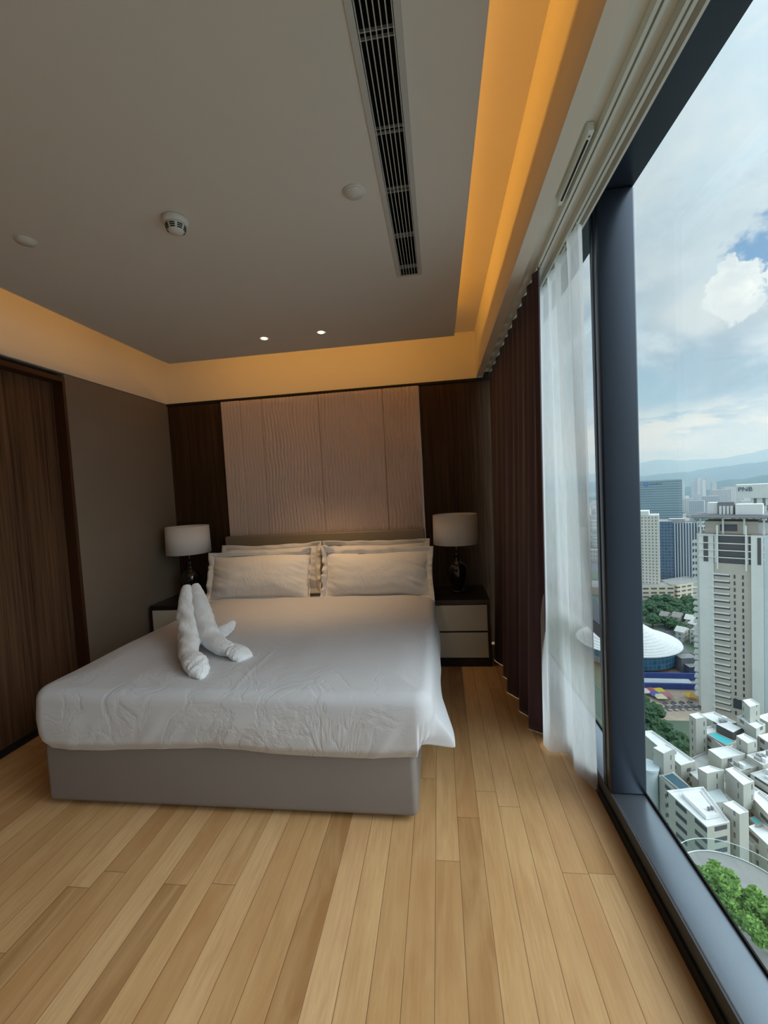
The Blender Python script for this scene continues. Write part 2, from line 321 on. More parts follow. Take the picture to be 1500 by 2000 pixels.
def catmull(P, t):
    n = len(P) - 1; t = min(max(t, 0), 0.99999) * n; i = int(t); f = t - i
    g = lambda k: Vector(P[min(max(k, 0), n)])
    p0, p1, p2, p3 = g(i - 1), g(i), g(i + 1), g(i + 2)
    return 0.5 * ((2 * p1) + (p2 - p0) * f + (2 * p0 - 5 * p1 + 4 * p2 - p3) * f * f + (3 * p1 - p0 - 3 * p2 + p3) * f ** 3)

# ------------------------------------------------------------------ room dimensions
XL, YB, YF0 = -2.692, 4.054, -2.6
ZD, ZC, ZR = 2.479, 2.667, 2.902
XB, XBo = 0.389, 0.446
XS, ZS, XG, ZT = 0.694, 0.1055, 0.8414, 2.679
YM = 1.916
CX0, CX1, CY0, CY1 = -2.228, 0.177, -2.15, 3.438     # dropped ceiling panel
# ================================================================== SETTING
tag(box_obj('floor', (XL - 0.5, 0.86, YF0 - 0.2, YB + 0.3, -0.25, 0.0), MAT_FLOOR), 'honey oak plank floor running towards the bed wall', 'floor', kind='structure')
tag(box_obj('wall_back', (XL - 0.5, 0.86, YB + 0.02, YB + 0.3, 0.0, 3.1), MAT_VEN_DARK), 'dark walnut veneer wall behind the bed', 'wall', kind='structure')
tag(box_obj('wall_front', (XL - 0.5, 1.0, YF0 - 0.2, YF0, 0.0, 3.1), MAT_WALLCLOTH), 'wall behind the camera', 'wall', kind='structure')
wl = MB(); wl.box(XL - 0.4, XL, 2.866, YB + 0.02, 0.0, ZD - 0.006); wl.box(XL - 0.4, XL - 0.12, YF0, 2.866, 0.0, 3.1); wl.box(XL - 0.4, XL - 0.01, YF0, YB + 0.02, ZD - 0.006, 3.1)
tag(wl.build('wall_left', MAT_WALLCLOTH), 'taupe fabric covered wall left of the bed', 'wall', kind='structure')
tag(box_obj('trim_1', (XL - 0.01, XL + 0.004, YF0, YB, ZD, ZR), MAT_BAND), 'cream cove band above the left wall', 'cove band', kind='structure')
tag(box_obj('trim_2', (XL - 0.01, XB, YB, YB + 0.03, ZD, ZR), MAT_BAND), 'cream cove band above the bed wall', 'cove band', kind='structure')
tag(box_obj('trim_3', (XB, XBo, YF0, YB + 0.02, ZD, ZR + 0.1), MAT_BAND), 'cream pelmet beam along the curtain pocket', 'pelmet', kind='structure')
# wood wall reveal lines
gv = MB(); gv.box(XL + 0.001, 0.86, YB - 0.0, YB + 0.021, ZD - 0.022, ZD - 0.0005)
tag(gv.build('trim_4', MAT_BLACK), 'dark shadow gap between bed wall and cream band', 'trim', kind='structure')
ceil_o = MB(); ceil_o.box(XL - 0.4, XBo, YF0, YB + 0.3, ZR, ZR + 0.2)
ceil = ceil_o.build('ceiling', MAT_BAND); tag(ceil, 'cream recessed upper ceiling lit by amber cove light', 'ceiling', kind='structure')
VX0, VX1, VY1 = -0.1708, -0.0354, 2.412
pc = MB()
pc.box(CX0, VX0 + 0.012, CY0, CY1, ZC, ZC + 0.06); pc.box(VX1 - 0.012, CX1, CY0, CY1, ZC, ZC + 0.06); pc.box(VX0 + 0.012, VX1 - 0.012, VY1 - 0.01, CY1, ZC, ZC + 0.06)
pc.box(VX0 + 0.012, VX1 - 0.012, CY0, -1.4, ZC, ZC + 0.06)
pc.build('ceiling_panel', MAT_PAINT, ceil)
MB().box(XBo, 0.612, YF0, YB + 0.02, 2.532, 2.60).box(0.612, 0.62, YF0, YB + 0.02, 2.50, 2.60).build('curtain_pocket_ceiling', MAT_WHITE, ceil)
box_obj('upper_slab', (XBo, XG, YF0, YB + 0.3, 2.755, 3.1), MAT_BLACK, ceil)

# door on the left
d1 = empty('door_1', (XL, 2.8, 0)); tag(d1, 'tall dark wood veneer sliding door in the left wall', 'door', kind='structure')
dp = MB().box(-0.115, -0.080, -5.3, 0.0395, 0.008, 2.409).build('door_panel', MAT_VEN_DOOR, d1)
df = MB(); df.box(-0.12, 0.004, 0.040, 0.0655, 0.0, 2.445); df.box(-0.12, 0.004, -5.4, 0.040, 2.41, 2.445)
df.build('door_frame', MAT_FRAME_WOOD, d1, bevel=0.002)
MB().box(-0.12, 0.0, -5.3, 0.0395, 0.0, 0.007).build('door_sill', MAT_BLACK, d1)

# windows
def window(name, y0, y1, label, transom=None):
    w = empty(name, (0, 0, 0)); tag(w, label, 'window', kind='structure')
    MB().box(XG + 0.002, XG + 0.016, y0, y1, ZS - 0.05, ZT + 0.05).build('glass_pane', MAT_GLASS, w)
    s = MB(); s.box(XS + 0.0048, XG - 0.002, y0, y1, -0.0, ZS)
    s.build('window_sill', MAT_SILL, w, bevel=0.006, bseg=3)
    MB().box(XS - 0.010, XS + 0.0035, y0, y1, 0.0, 0.046).build('sill_recess_shade', MAT_BLACK, w)  # black strip colours in the shadow of the recess below the sill face
    MB().box(0.64, XG + 0.0, y0, y1, ZT, ZT + 0.075).build('window_head', MAT_METAL, w)
    MB().box(XS - 0.0005, XS + 0.0045, y0, y1, 0.0465, ZS - 0.0005).build('sill_front', MAT_SILLF, w)
    MB().box(XG - 0.004, XG + 0.0018, y0, y1, ZS - 0.003, ZS + 0.008).build('glazing_bead', MAT_BLACK, w)
    if transom:
        MB().box(XS + 0.004, XG + 0.0015, y0 + 0.001, y1, transom - 0.030, transom + 0.030).build('transom', MAT_METAL, w, bevel=0.004)
    return w
w1 = window('window_1', -1.2, YM + 0.0535, 'full height window pane looking over the city')
MB().box(XS, XG + 0.0015, YM, YM + 0.048, ZS + 0.001, ZT - 0.001).build('mullion', MAT_METAL, w1, bevel=0.008, bseg=3)
MB().box(XS + 0.012, XG + 0.0015, YM + 0.0485, YM + 0.0535, ZS + 0.001, ZT - 0.001).build('mullion_groove', MAT_BLACK, w1)
w2 = window('window_2', YM + 0.0536, YB + 0.02, 'window bay behind the curtains with a low crossbar', transom=0.80)
MB().box(XS, XG + 0.0015, YM + 0.054, YM + 0.0895, ZS + 0.001, ZT - 0.001).build('side_frame', MAT_METAL, w2, bevel=0.005, bseg=3)
w3 = window('window_3', YF0, -1.26, 'window bay behind the camera')
MB().box(XS, XG + 0.0015, -1.26, -1.2, ZS + 0.001, ZT - 0.001).build('mullion', MAT_METAL, w3)

# curtain tracks (things fixed in the pocket)
def track(x, y0, y1, label, z1=2.531):
    t = empty('curtain_track', (x, y0, z1)); tag(t, label, 'curtain track', 'curtain tracks in the ceiling pocket'); L = y1 - y0
    rl = MB()
    rl.box(-0.013, -0.003, 0, L, -0.028, 0); rl.box(0.003, 0.013, 0, L, -0.028, 0); rl.box(-0.003, 0.003, 0, L, -0.006, 0)
    rl.build('rail', MAT_TRACK, t); MB().box(-0.003, 0.003, 0, L, -0.012, -0.0065).build('channel', MAT_BLACK, t)
    return t
track(0.520, YF0 + 0.02, YB, 'cream curtain track nearer the room, carrying the plum curtain')
track(0.583, YF0 + 0.02, YB, 'cream curtain track nearer the glass, carrying the sheer curtain')
ct = empty('curtain_overlap_arm', (0.485, 1.36, 2.531)); tag(ct, 'short cream metal overlap rail with slot beside the curtain tracks', 'curtain rail')
MB().box(-0.010, 0.010, 0, 0.33, -0.030, 0).build('bar', MAT_TRACK, ct, bevel=0.004)
MB().box(-0.003, 0.003, 0.03, 0.30, -0.0325, -0.0302).build('slot', MAT_BLACK, ct)
MB().lathe([(0.004, -0.002), (0.004, 0)], (0, 0.015, -0.0305), 10).build('screw', MAT_CHROME, ct)

# ================================================================== CEILING FITTINGS
v = empty('air_vent', ((VX0 + VX1) / 2, 0, ZC)); tag(v, 'long slotted air conditioning grille in the dropped ceiling', 'vent')
hw = (VX1 - VX0) / 2
fm = MB()
fm.box(-hw, -hw + 0.0195, -1.42, VY1, -0.004, 0.0); fm.box(hw - 0.0195, hw, -1.42, VY1, -0.004, 0.0); fm.box(-hw + 0.0195, hw - 0.0195, VY1 - 0.012, VY1, -0.004, 0.0); fm.box(-hw + 0.0195, hw - 0.0195, -1.42, -1.40, -0.004, 0.0)
fm.build('vent_frame', MAT_VENTM, v)
sl = hw - 0.0195
for k in range(7):
    x = -sl + 0.0035 + k * (2 * sl - 0.007) / 6
    MB().box(x - 0.0014, x + 0.0014, -1.40, VY1 - 0.0125, -0.003, 0.003).build('louvre', MAT_VENTM, v)
for y in (2.33, 2.045, 1.738, 1.455, 1.156, 0.86, 0.56, 0.26):
    MB().box(-sl, sl, y - 0.011, y - 0.009, 0.0035, 0.012).box(-sl, sl, y + 0.009, y + 0.011, 0.0035, 0.012).build('cross_bar', MAT_VENTM, v)
MB().box(-sl - 0.004, -sl - 0.0005, -1.40, VY1 - 0.0125, 0.0005, 0.19).box(sl + 0.0005, sl + 0.004, -1.40, VY1 - 0.0125, 0.0005, 0.19).box(-sl - 0.004, sl + 0.004, -1.40, VY1 - 0.0125, 0.19, 0.20).box(-sl - 0.004, sl + 0.004, VY1 - 0.0124, VY1 - 0.0105, 0.0005, 0.20).box(-sl - 0.004, sl + 0.004, -1.402, -1.4005, 0.0005, 0.20).build('duct', MAT_BLACK, v)

sd_ = empty('smoke_detector', (-1.032, 1.714, ZC)); tag(sd_, 'round white smoke detector with dark sensing slots', 'smoke detector')
MB().lathe([(0.050, 0), (0.052, -0.006), (0.050, -0.018), (0.043, -0.024)], n=40).build('base', MAT_PLASTIC, sd_, smooth=True)
MB().lathe([(0.040, -0.0245), (0.039, -0.030), (0.034, -0.046), (0.026, -0.054), (0.001, -0.056)], n=40).build('cap', MAT_PLASTIC, sd_, smooth=True)
for k in range(8):
    a = 2 * PI * k / 8 + 0.2; bm_ = MB()
    for zc, r0 in ((-0.0335, 0.0392), (-0.040, 0.0372), (-0.0465, 0.0345)):
        pts = []
        for zz_ in (zc - 0.0019, zc + 0.0019):
            for i in range(5):
                aa = a - 0.27 + 0.54 * i / 4; pts.append((r0 * math.cos(aa), r0 * math.sin(aa), zz_))
        bm_.grid(pts, 5, 2)
    bm_.build('sensing_slot', MAT_BLACK, sd_, solid=0.002, recalc=False)
def disc(x, y, r, label):
    t = empty('ceiling_cover', (x, y, ZC)); tag(t, label, 'ceiling cover plate', 'round white ceiling cover plates')
    MB().lathe([(r * 1.0, 0), (r, -0.004), (r * 0.93, -0.0065)], n=40).build('rim', MAT_PLASTIC, t, smooth=False)
    MB().lathe([(r * 0.9, -0.0068), (r * 0.88, -0.009), (0.002, -0.0105)], n=40).build('plate', MAT_PLASTIC, t, smooth=True)
disc(-0.273, 1.705, 0.044, 'round white cover plate beside the long air grille')
disc(-1.735, 1.712, 0.040, 'round white cover plate nearest the left wall')
for x, y, lb in ((-1.23, 3.094, 'small lit downlight, the left one above the pillows'), (-0.794, 3.089, 'small lit downlight, the right one above the pillows')):
    t = empty('downlight', (x, y, ZC)); tag(t, lb, 'downlight', 'recessed downlights above the pillows')
    MB().lathe([(0.022, -0.0005), (0.036, -0.001), (0.040, -0.004), (0.040, 0.0)], n=28, cap=False).build('trim_ring', MAT_PLASTIC, t, smooth=True)
    MB().lathe([(0.0215, -0.003), (0.010, -0.0035), (0.001, -0.0036)], n=24).build('lens', emit_mat('warm_lens', (1.0, 0.84, 0.58), 9.0), t)
    l = bpy.data.lights.new('downlight_beam', 'SPOT'); l.energy = 42; l.color = (1.0, 0.66, 0.36); l.spot_size = math.radians(62); l.spot_blend = 1.0; l.shadow_soft_size = 0.02
    lo = bpy.data.objects.new('downlight_beam', l); COL.objects.link(lo); lo.parent = t; lo.location = (0, 0, -0.012); lo.rotation_euler = (math.radians(10), 0, 0)

# ================================================================== BED WALL
tp = empty('textile_wall_panel', (-1.121, YB + 0.019, 1.12)); tag(tp, 'pale mauve rippled textile panel on the wall above the headboard', 'wall panel')
edges = [-2.100, -1.905, -1.690, -1.112, -0.485, -0.140]
def strip(x0, x1, amp, depth, seed):
    z0, z1 = 1.00, ZD - 0.03; nx = max(6, int((x1 - x0) / 0.0032)); nzv = 90; pts = []
    for j in range(nzv):
        zf = z0 + (z1 - z0) * j / (nzv - 1)
        for i in range(nx):
            xf = x0 + (x1 - x0) * i / (nx - 1)
            e = min(xf - x0, x1 - xf)
            ph = 5.0 * nz(xf * 2.6, zf * 3.6, seed) + 2.2 * nz(xf * 7, zf * 9, seed + 3)
            ph2 = 5.0 * nz(xf * 2.2 + 9, zf * 4.1, seed + 7) + 2.0 * nz(xf * 6, zf * 8, seed + 5)
            k = 2 * PI / 0.034
            h = 1.0 - 1.35 * (1 - max(abs(math.sin((k * xf + ph) / 2)), abs(math.sin((k * 0.9 * xf - ph2) / 2)) * 0.85)) ** 0.8
            y = -depth - amp * h * (0.75 + 0.5 * nz(xf * 4, zf * 4, 11)) * smooth(0, 0.02, e)
            if e < 0.001: y = 0
            pts.append((xf + 1.121 + 0.003 * nz(0, zf * 6, seed) * (1 if e < 0.001 else 0), y, zf - 1.12))
    return MB().grid(pts, nx, nzv)
for k, (amp, dep) in enumerate(((0.0030, 0.040), (0.0030, 0.030), (0.0130, 0.024), (0.0185, 0.028), (0.0200, 0.031))):
    strip(edges[k], edges[k + 1], amp, dep, k * 3.3).build('fabric_strip', MAT_TEXTILE, tp, smooth=True, recalc=False)
MB().box(-0.98, 0.979, -0.008, -0.002, -0.14, ZD - 0.03 - 1.12).build('backing', MAT_BLACK, tp)
sw = empty('wall_switch', (-2.36, YB + 0.0195, 0.80)); tag(sw, 'small dark switch plate on the wall beside the left lamp', 'switch')
MB().box(-0.04, 0.04, -0.008, 0, -0.04, 0.04).build('plate', mat('brown_plastic', (0.06, 0.045, 0.035), 0.4), sw, bevel=0.003); MB().box(-0.018, 0.018, -0.011, -0.0085, -0.025, 0.025).build('rocker', MAT_NS, sw, bevel=0.002)

# ================================================================== BED
bed = empty('bed', (-1.088, 1.826, 0)); tag(bed, 'double bed with grey upholstered base and taupe headboard', 'bed')
BX0, BX1 = -2.02 + 1.088, -0.156 + 1.088
MB().box(BX0, BX1, 0.0, 2.10, 0.022, 0.335).build('bed_base', MAT_LEATHER, bed, bevel=0.028, bseg=5)
MB().box(BX0 + 0.05, BX1 - 0.05, 0.05, 2.08, 0.0, 0.021).build('plinth', MAT_BLACK, bed)
MB().box(BX0 + 0.03, BX1 - 0.03, 0.03, 2.08, 0.336, 0.575).build('mattress', MAT_LINEN, bed, bevel=0.05, bseg=4)
MB().box(-2.10 + 1.088, -0.145 + 1.088, 2.105, 2.185, 0.03, 1.120).build('headboard', MAT_HEADBOARD, bed, bevel=0.012, bseg=3)

# duvet
def duvet():
    x0, x1, y0, y1 = -2.040, -0.068, 1.785, 3.50; rc = 0.085; R = 0.062; ZT_ = 0.628
    P = []
    def arc(cx, cy, a0, a1, n):
        for i in range(n):
            a = a0 + (a1 - a0) * i / n; P.append((cx + rc * math.cos(a), cy + rc * math.sin(a), math.cos(a), math.sin(a)))
    def line(ax, ay, bx, by, nx_, ny_, n):
        for i in range(n):
            t = i / n; P.append((ax + (bx - ax) * t, ay + (by - ay) * t, nx_, ny_))
    line(x0 + rc, y0, x1 - rc, y0, 0, -1, 150); arc(x1 - rc, y0 + rc, -PI / 2, 0, 26)
    line(x1, y0 + rc, x1, y1 - rc, 1, 0, 260); arc(x1 - rc, y1 - rc, 0, PI / 2, 8)
    line(x1 - rc, y1, x0 + rc, y1, 0, 1, 40); arc(x0 + rc, y1 - rc, PI / 2, PI, 8)
    line(x0, y1 - rc, x0, y0 + rc, -1, 0, 110); arc(x0 + rc, y0 + rc, PI, 1.5 * PI, 26)
    n = len(P); rows = []
    def topz(x, y):
        ex = min(x - x0, x1 - x); ey = y - y0; e = max(0.0, min(ex, ey))
        z = ZT_ - 0.022 * (1 - smooth(0, 0.20, e)) + 0.012 * nz(x * 2.2, y * 2.0, 3) + 0.004 * nz(x * 7, y * 4, 5)
        z += 0.0028 * math.exp(-((x + 0.96 + 0.05 * (2.3 - y)) / 0.008) ** 2) * (1 - smooth(1.95, 2.45, y))   # soft seam ridge
        
        return z
    hy = (y1 + y0) / 2; hx = (x1 + x0) / 2
    K = 34
    for k in range(K + 1):
        f = k / K; row = []
        for (px, py, nx_, ny_) in P:
            qx, qy = px - nx_ * R, py - ny_ * R
            cy = min(max(qy, y0 + 0.7), y1 - 0.7); x = hx + (qx - hx) * f; y = cy + (qy - cy) * f
            row.append((x, y, topz(x, y)))
        rows.append(row)
    for a in (15, 30, 45, 60, 75, 90):
        a = math.radians(a); row = []
        for (px, py, nx_, ny_) in P:
            qx, qy = px - nx_ * R, py - ny_ * R; o = R * math.sin(a)
            row.append((qx + nx_ * o, qy + ny_ * o, topz(qx, qy) - R + R * math.cos(a)))
        rows.append(row)
    M_ = 18
    for k in range(1, M_ + 1):
        f = k / M_; row = []
        for i, (px, py, nx_, ny_) in enumerate(P):
            zt = topz(px - nx_ * R, py - ny_ * R) - R
            front = ny_ < -0.5
            hem = 0.302 + 0.010 * math.sin(px * 5.1 + 1.0) + 0.008 * nz(px * 3, py * 3, 8)
            if nx_ > 0.5: hem = 0.335
            if nx_ < -0.5: hem = 0.315
            bulge = 0.010 * math.sin(PI * min(1, f * 0.9))
            wr = 0.0
            s_ = px if abs(ny_) > 0.7 else py
            wr += (0.008 * nz(s_ * 3, f * 1.5 + s_ * 1, 4) + 0.004 * nz(s_ * 15 + f * 3, f * 1.6, 14)) * smooth(0, 0.5, f)
            if front: wr += 0.016 * max(0, nz((px + 0.20 * f) * 17, 2.0, 3)) ** 1.0 * smooth(-1.1, -0.35, px) * f * f
            tuck = -0.012 * f - 0.030 * smooth(0.75, 1.0, f)                  # hem curls back to the base
            flare = 0.0
            if nx_ > 0.2:                                         # loose corner flap beside the foot of the bed
                g = smooth(1.872, 1.90, py) * (1 - smooth(1.96, 2.45, py)); flare = 0.085 * g * smooth(0.15, 1.0, f) ** 1.3; tuck *= (1 - g); hem -= 0.030 * g
                flare -= 0.030 * (1 - smooth(1.85, 1.88, py)) * smooth(0.2, 0.8, f)
                wr *= 0.6
                flare += 0.030 * smooth(2.05, 2.5, py) * (1 - smooth(3.0, 3.4, py)) * math.sin(PI * 0.8 * f)
            o = bulge + wr + tuck + flare
            zz_ = zt + (hem - zt) * f
            row.append((px + nx_ * o, py + ny_ * o, zz_))
        rows.append(row)
    # inner turn-under
    row = []
    for (x, y, z), (px, py, nx_, ny_) in zip(rows[-1], P): row.append((x - nx_ * 0.03, y - ny_ * 0.03, z + 0.012))
    rows.append(row)
    b = MB(); b.grid([p for r in rows for p in r], n, len(rows), True); return b
dv = duvet().build('duvet', MAT_LINEN, smooth=True, subsurf=1); tag(dv, 'smooth white duvet spread over the bed with a loose corner at the foot', 'duvet')

# pillows
def pillow(name, label, cx, cy, cz, w, h, T, tilt, rz, seed, group, inner=0):
    p = empty(name, (cx, cy, cz), rz); p.rotation_euler = (tilt, 0, rz); tag(p, label, 'pillow', group)
    nu, nv = 56, 34; rows = []
    def sh(u, v):    # outline with slightly pinched sides
        x = u * w / 2 * (1 - 0.035 * (1 - v * v)); y = v * h / 2 * (1 - 0.05 * (1 - u * u)) + 0.012 * nz(u * 1.5, seed)
        return x, y
    def body(sign):
        pts = []
        for j in range(nv):
            v = -1 + 2 * j / (nv - 1)
            for i in range(nu):
                u = -1 + 2 * i / (nu - 1); x, y = sh(u, v)
                t = T * (max(0, 1 - abs(u) ** 3.4) ** 0.85) * (max(0, 1 - abs(v) ** 2.6) ** 0.75)
                t += (0.007 * nz(u * 3, v * 3, seed) + 0.0015 * nz(u * 14, v * 9, seed + 2)) * (1 if t > 0 else 0) * min(1, (1 - max(abs(u), abs(v))) * 8)
                t += 0.014 * nz(u * 2.2, v * 7 + u * 5, seed + 9) * smooth(0.45, 0.95, abs(u)) * (1 - v * v)
                pts.append((x, -sign * t, y))
        return pts
    b = MB(); b.grid(body(1), nu, nv); b.grid(body(-1), nu, nv); b.build('cushion', MAT_PILLOW, p, smooth=True, recalc=False)
    # flat flange border
    b = MB(); per = []; N = 56
    for k in range(4):
        for i in range(N):
            t = -1 + 2 * i / N
            per.append(((t, -1), (1, t), (-t, 1), (-1, -t))[k])
    pts = []
    for ring, e in enumerate((0.0, 0.3, 0.65, 1.0)):
        for idx, (u, v_) in enumerate(per):
            x, y = sh(u, v_); fl = 0.048
            ou = math.copysign(max(0, (abs(u) - 0.9) / 0.1), u); ov = math.copysign(max(0, (abs(v_) - 0.85) / 0.15), v_)
            wv = e * 0.05 * (nz(u * 2.0, v_ * 2.4, seed + 4) + 0.3 * nz(u * 6, v_ * 6, seed))
            k_ = smooth(0.80, 1.0, u * inner) if inner else 0.0
            wv -= e * k_ * (0.045 + 0.035 * nz(v_ * 5, 1.0, seed)); x -= inner * e * k_ * 0.020; y += e * k_ * (0.018 * max(0, v_) + 0.02 * nz(v_ * 6, 3.0, seed))
            pts.append((x + ou * fl * e, wv - 0.012 * e, y + ov * fl * (0.75 if v_ > 0 else 1) * e + e * 0.016 * nz(u * 2.6, v_ * 2.6, seed)))
    b.grid(pts, len(per), 4, True); b.build('flange', MAT_PILLOW, p, smooth=True, solid=0.003, recalc=False)
    return p
G_P = 'flanged white pillows leaning on the headboard'
t1 = math.radians(-20)
pillow('pillow', 'white flanged pillow at the back left, mostly hidden behind the left front pillow', -1.575, 3.755, 0.822, 0.88, 0.39, 0.075, math.radians(-12), 0.01, 2.2, G_P)
pillow('pillow', 'white flanged pillow at the back right, mostly hidden behind the right front pillow', -0.585, 3.755, 0.822, 0.88, 0.39, 0.075, math.radians(-12), -0.01, 6.1, G_P)
pillow('pillow', 'white flanged pillow at the front left, beside the left lamp', -1.600, 3.560, 0.792, 0.90, 0.385, 0.10, t1, 0.03, 1.3, G_P, 1)
pillow('pillow', 'white flanged pillow at the front right, beside the right lamp', -0.560, 3.560, 0.790, 0.89, 0.375, 0.10, t1, -0.03, 4.4, G_P, -1)

# towel art
tw = empty('folded_towel', (-1.45, 2.2, 0.615)); tag(tw, 'white bath towel folded into an upright two-roll figure on the duvet', 'towel')
def roll(path, rad, flat=1.0, seed=0.0, n=22, m_=46, wr=0.006, side=None):
    pts = []; P = [Vector(p) for p in path]
    for k in range(m_):
        t = k / (m_ - 1); c_ = catmull(P, t); d_ = (catmull(P, min(1, t + 0.02)) - catmull(P, max(0, t - 0.02))).normalized()
        a = (side or Vector((0.95, 0.3, 0))).normalized(); a = (a - d_ * a.dot(d_)).normalized(); bb = d_.cross(a)
        rt = t * (len(rad) - 1); i0 = min(int(rt), len(rad) - 2); r = rad[i0] + (rad[i0 + 1] - rad[i0]) * (rt - i0)
        for i in range(n):
            th = 2 * PI * i / n
            w_ = wr * (nz(math.cos(th) * 1.5 + t * 11, math.sin(th) * 1.5, seed) * 1.4 + 0.16 * math.sin(t * 42 + 2.5 * math.sin(th) + seed) + 0.5 * nz(t * 24, math.cos(th) * 2.5, seed)) * math.sin(PI * min(1, max(0.05, t)))
            pts.append(c_ + (a * math.cos(th) + bb * math.sin(th) * flat) * (r + w_))
    b = MB(); b.grid(pts, n, m_, True); o = 0
    b.f.append(tuple(range(n))); b.mi.append(0); b.f.append(tuple((m_ - 1) * n + i for i in range(n - 1, -1, -1))); b.mi.append(0)
    return b
# local offsets from (-1.45,2.2,0.615)
roll([(0.165, -0.195, 0.048), (0.07, -0.10, 0.055), (-0.02, 0.06, 0.075), (-0.115, 0.21, 0.160), (-0.170, 0.30, 0.250), (-0.200, 0.35, 0.330)], [0.040, 0.050, 0.056, 0.064, 0.060, 0.050, 0.024], 0.85, 1.0, wr=0.009, m_=90).build('left_roll', MAT_TOWEL, tw, smooth=True)
roll([(0.285, -0.030, 0.048), (0.205, 0.005, 0.056), (0.085, 0.10, 0.080), (-0.030, 0.225, 0.160), (-0.105, 0.32, 0.250), (-0.152, 0.37, 0.332)], [0.038, 0.050, 0.056, 0.062, 0.058, 0.046, 0.022], 0.85, 5.0, wr=0.009, m_=90).build('right_roll', MAT_TOWEL, tw, smooth=True)
roll([(-0.12, 0.30, 0.04), (-0.10, 0.33, 0.14), (-0.13, 0.345, 0.25)], [0.10, 0.075, 0.03], 0.6, 7.0).build('back_prop', MAT_TOWEL, tw, smooth=True)
roll([(0.03, 0.24, 0.03), (0.10, 0.29, 0.07), (0.125, 0.32, 0.105)], [0.05, 0.035, 0.012], 0.35, 3.0, m_=20).build('tail_flap', MAT_TOWEL, tw, smooth=True)
roll([(0.120, -0.150, 0.052), (0.175, -0.205, 0.046), (0.225, -0.255, 0.028), (0.262, -0.300, 0.012)], [0.054, 0.062, 0.050, 0.010], 0.72, 2.0, m_=40, wr=0.004, side=Vector((0.75, 0.65, 0))).build('left_cuff', MAT_TOWEL, tw, smooth=True)
roll([(0.245, -0.005, 0.052), (0.300, -0.030, 0.045), (0.345, -0.050, 0.030), (0.380, -0.068, 0.012)], [0.050, 0.058, 0.062, 0.046], 0.55, 6.0, m_=40, wr=0.004, side=Vector((0.35, 0.93, 0))).build('right_cuff', MAT_TOWEL, tw, smooth=True)

# ================================================================== NIGHTSTANDS + LAMPS
def nightstand(x0, x1, label):
    y0 = 3.51; d = YB + 0.015 - y0; H = 0.560; w = x1 - x0
    n_ = empty('nightstand', (x0, y0, 0)); tag(n_, label, 'nightstand', 'dark nightstands with cream drawers either side of the bed')
    MB().box(0, w, 0, d, H - 0.034, H).build('top_board', MAT_NS, n_, bevel=0.003)
    b = MB(); b.box(0, 0.020, 0.0, d, 0, H - 0.0345); b.box(w - 0.024, w, 0.0, d, 0, H - 0.0345); b.box(0.0205, w - 0.0245, 0.012, d, 0.02, H - 0.0345); b.box(0.0205, w - 0.0245, 0.0, d, 0, 0.066)
    b.build('carcass', MAT_NS, n_)
    for za, zb in ((0.302, 0.515), (0.076, 0.286)):
        MB().box(0.022, w - 0.027, -0.004, 0.0115, za, zb).build('drawer', MAT_DRAWER, n_, bevel=0.002)
    return n_
nightstand(-0.118, 0.375, 'black nightstand with two cream drawers right of the bed, beside the plum curtain')
nightstand(-2.645, -2.125, 'black nightstand with cream drawers left of the bed, against the taupe wall')
def lamp(x, y, label):
    l = empty('table_lamp', (x, y, 0.561)); tag(l, label, 'table lamp', 'table lamps with white drum shades')
    k = MB(); k.lathe([(0.055, 0), (0.060, 0.004), (0.060, 0.014), (0.030, 0.018)], n=32); k.build('foot', MAT_LAMP, l, smooth=True)
    k = MB(); k.lathe([(0.030, 0.0185), (0.040, 0.030), (0.058, 0.075), (0.078, 0.125), (0.087, 0.165), (0.087, 0.200), (0.078, 0.235), (0.055, 0.262), (0.030, 0.275), (0.022, 0.290), (0.022, 0.305), (0.027, 0.312)], n=40)
    k.build('glass_body', MAT_LAMP, l, smooth=True)
    MB().lathe([(0.018, 0.3125), (0.018, 0.345), (0.010, 0.350)], n=20).build('neck', MAT_LAMP, l, smooth=True)
    MB().lathe([(0.006, 0.3505), (0.006, 0.50)], n=12).build('stem', MAT_CHROME, l, smooth=True)
    k = MB(); k.lathe([(0.199, 0.432), (0.193, 0.690)], n=64, cap=False); sh_ = k.build('lamp_shade', MAT_SHADE, l, smooth=True, solid=0.004, recalc=False)
    k = MB()
    for a in (0.5, 2.6, 4.7): k.tube([(0.006 * math.cos(a), 0.006 * math.sin(a), 0.50), (0.192 * math.cos(a), 0.192 * math.sin(a), 0.675)], 0.0018, 5)
    k.build('shade_spider', MAT_CHROME, sh_)
    return l
lamp(0.133, 3.80, 'table lamp, white drum shade, dark glass base, on the right nightstand by the curtain')
lamp(-2.405, 3.80, 'table lamp, white drum shade, dark glass base, on the left nightstand behind the towel')

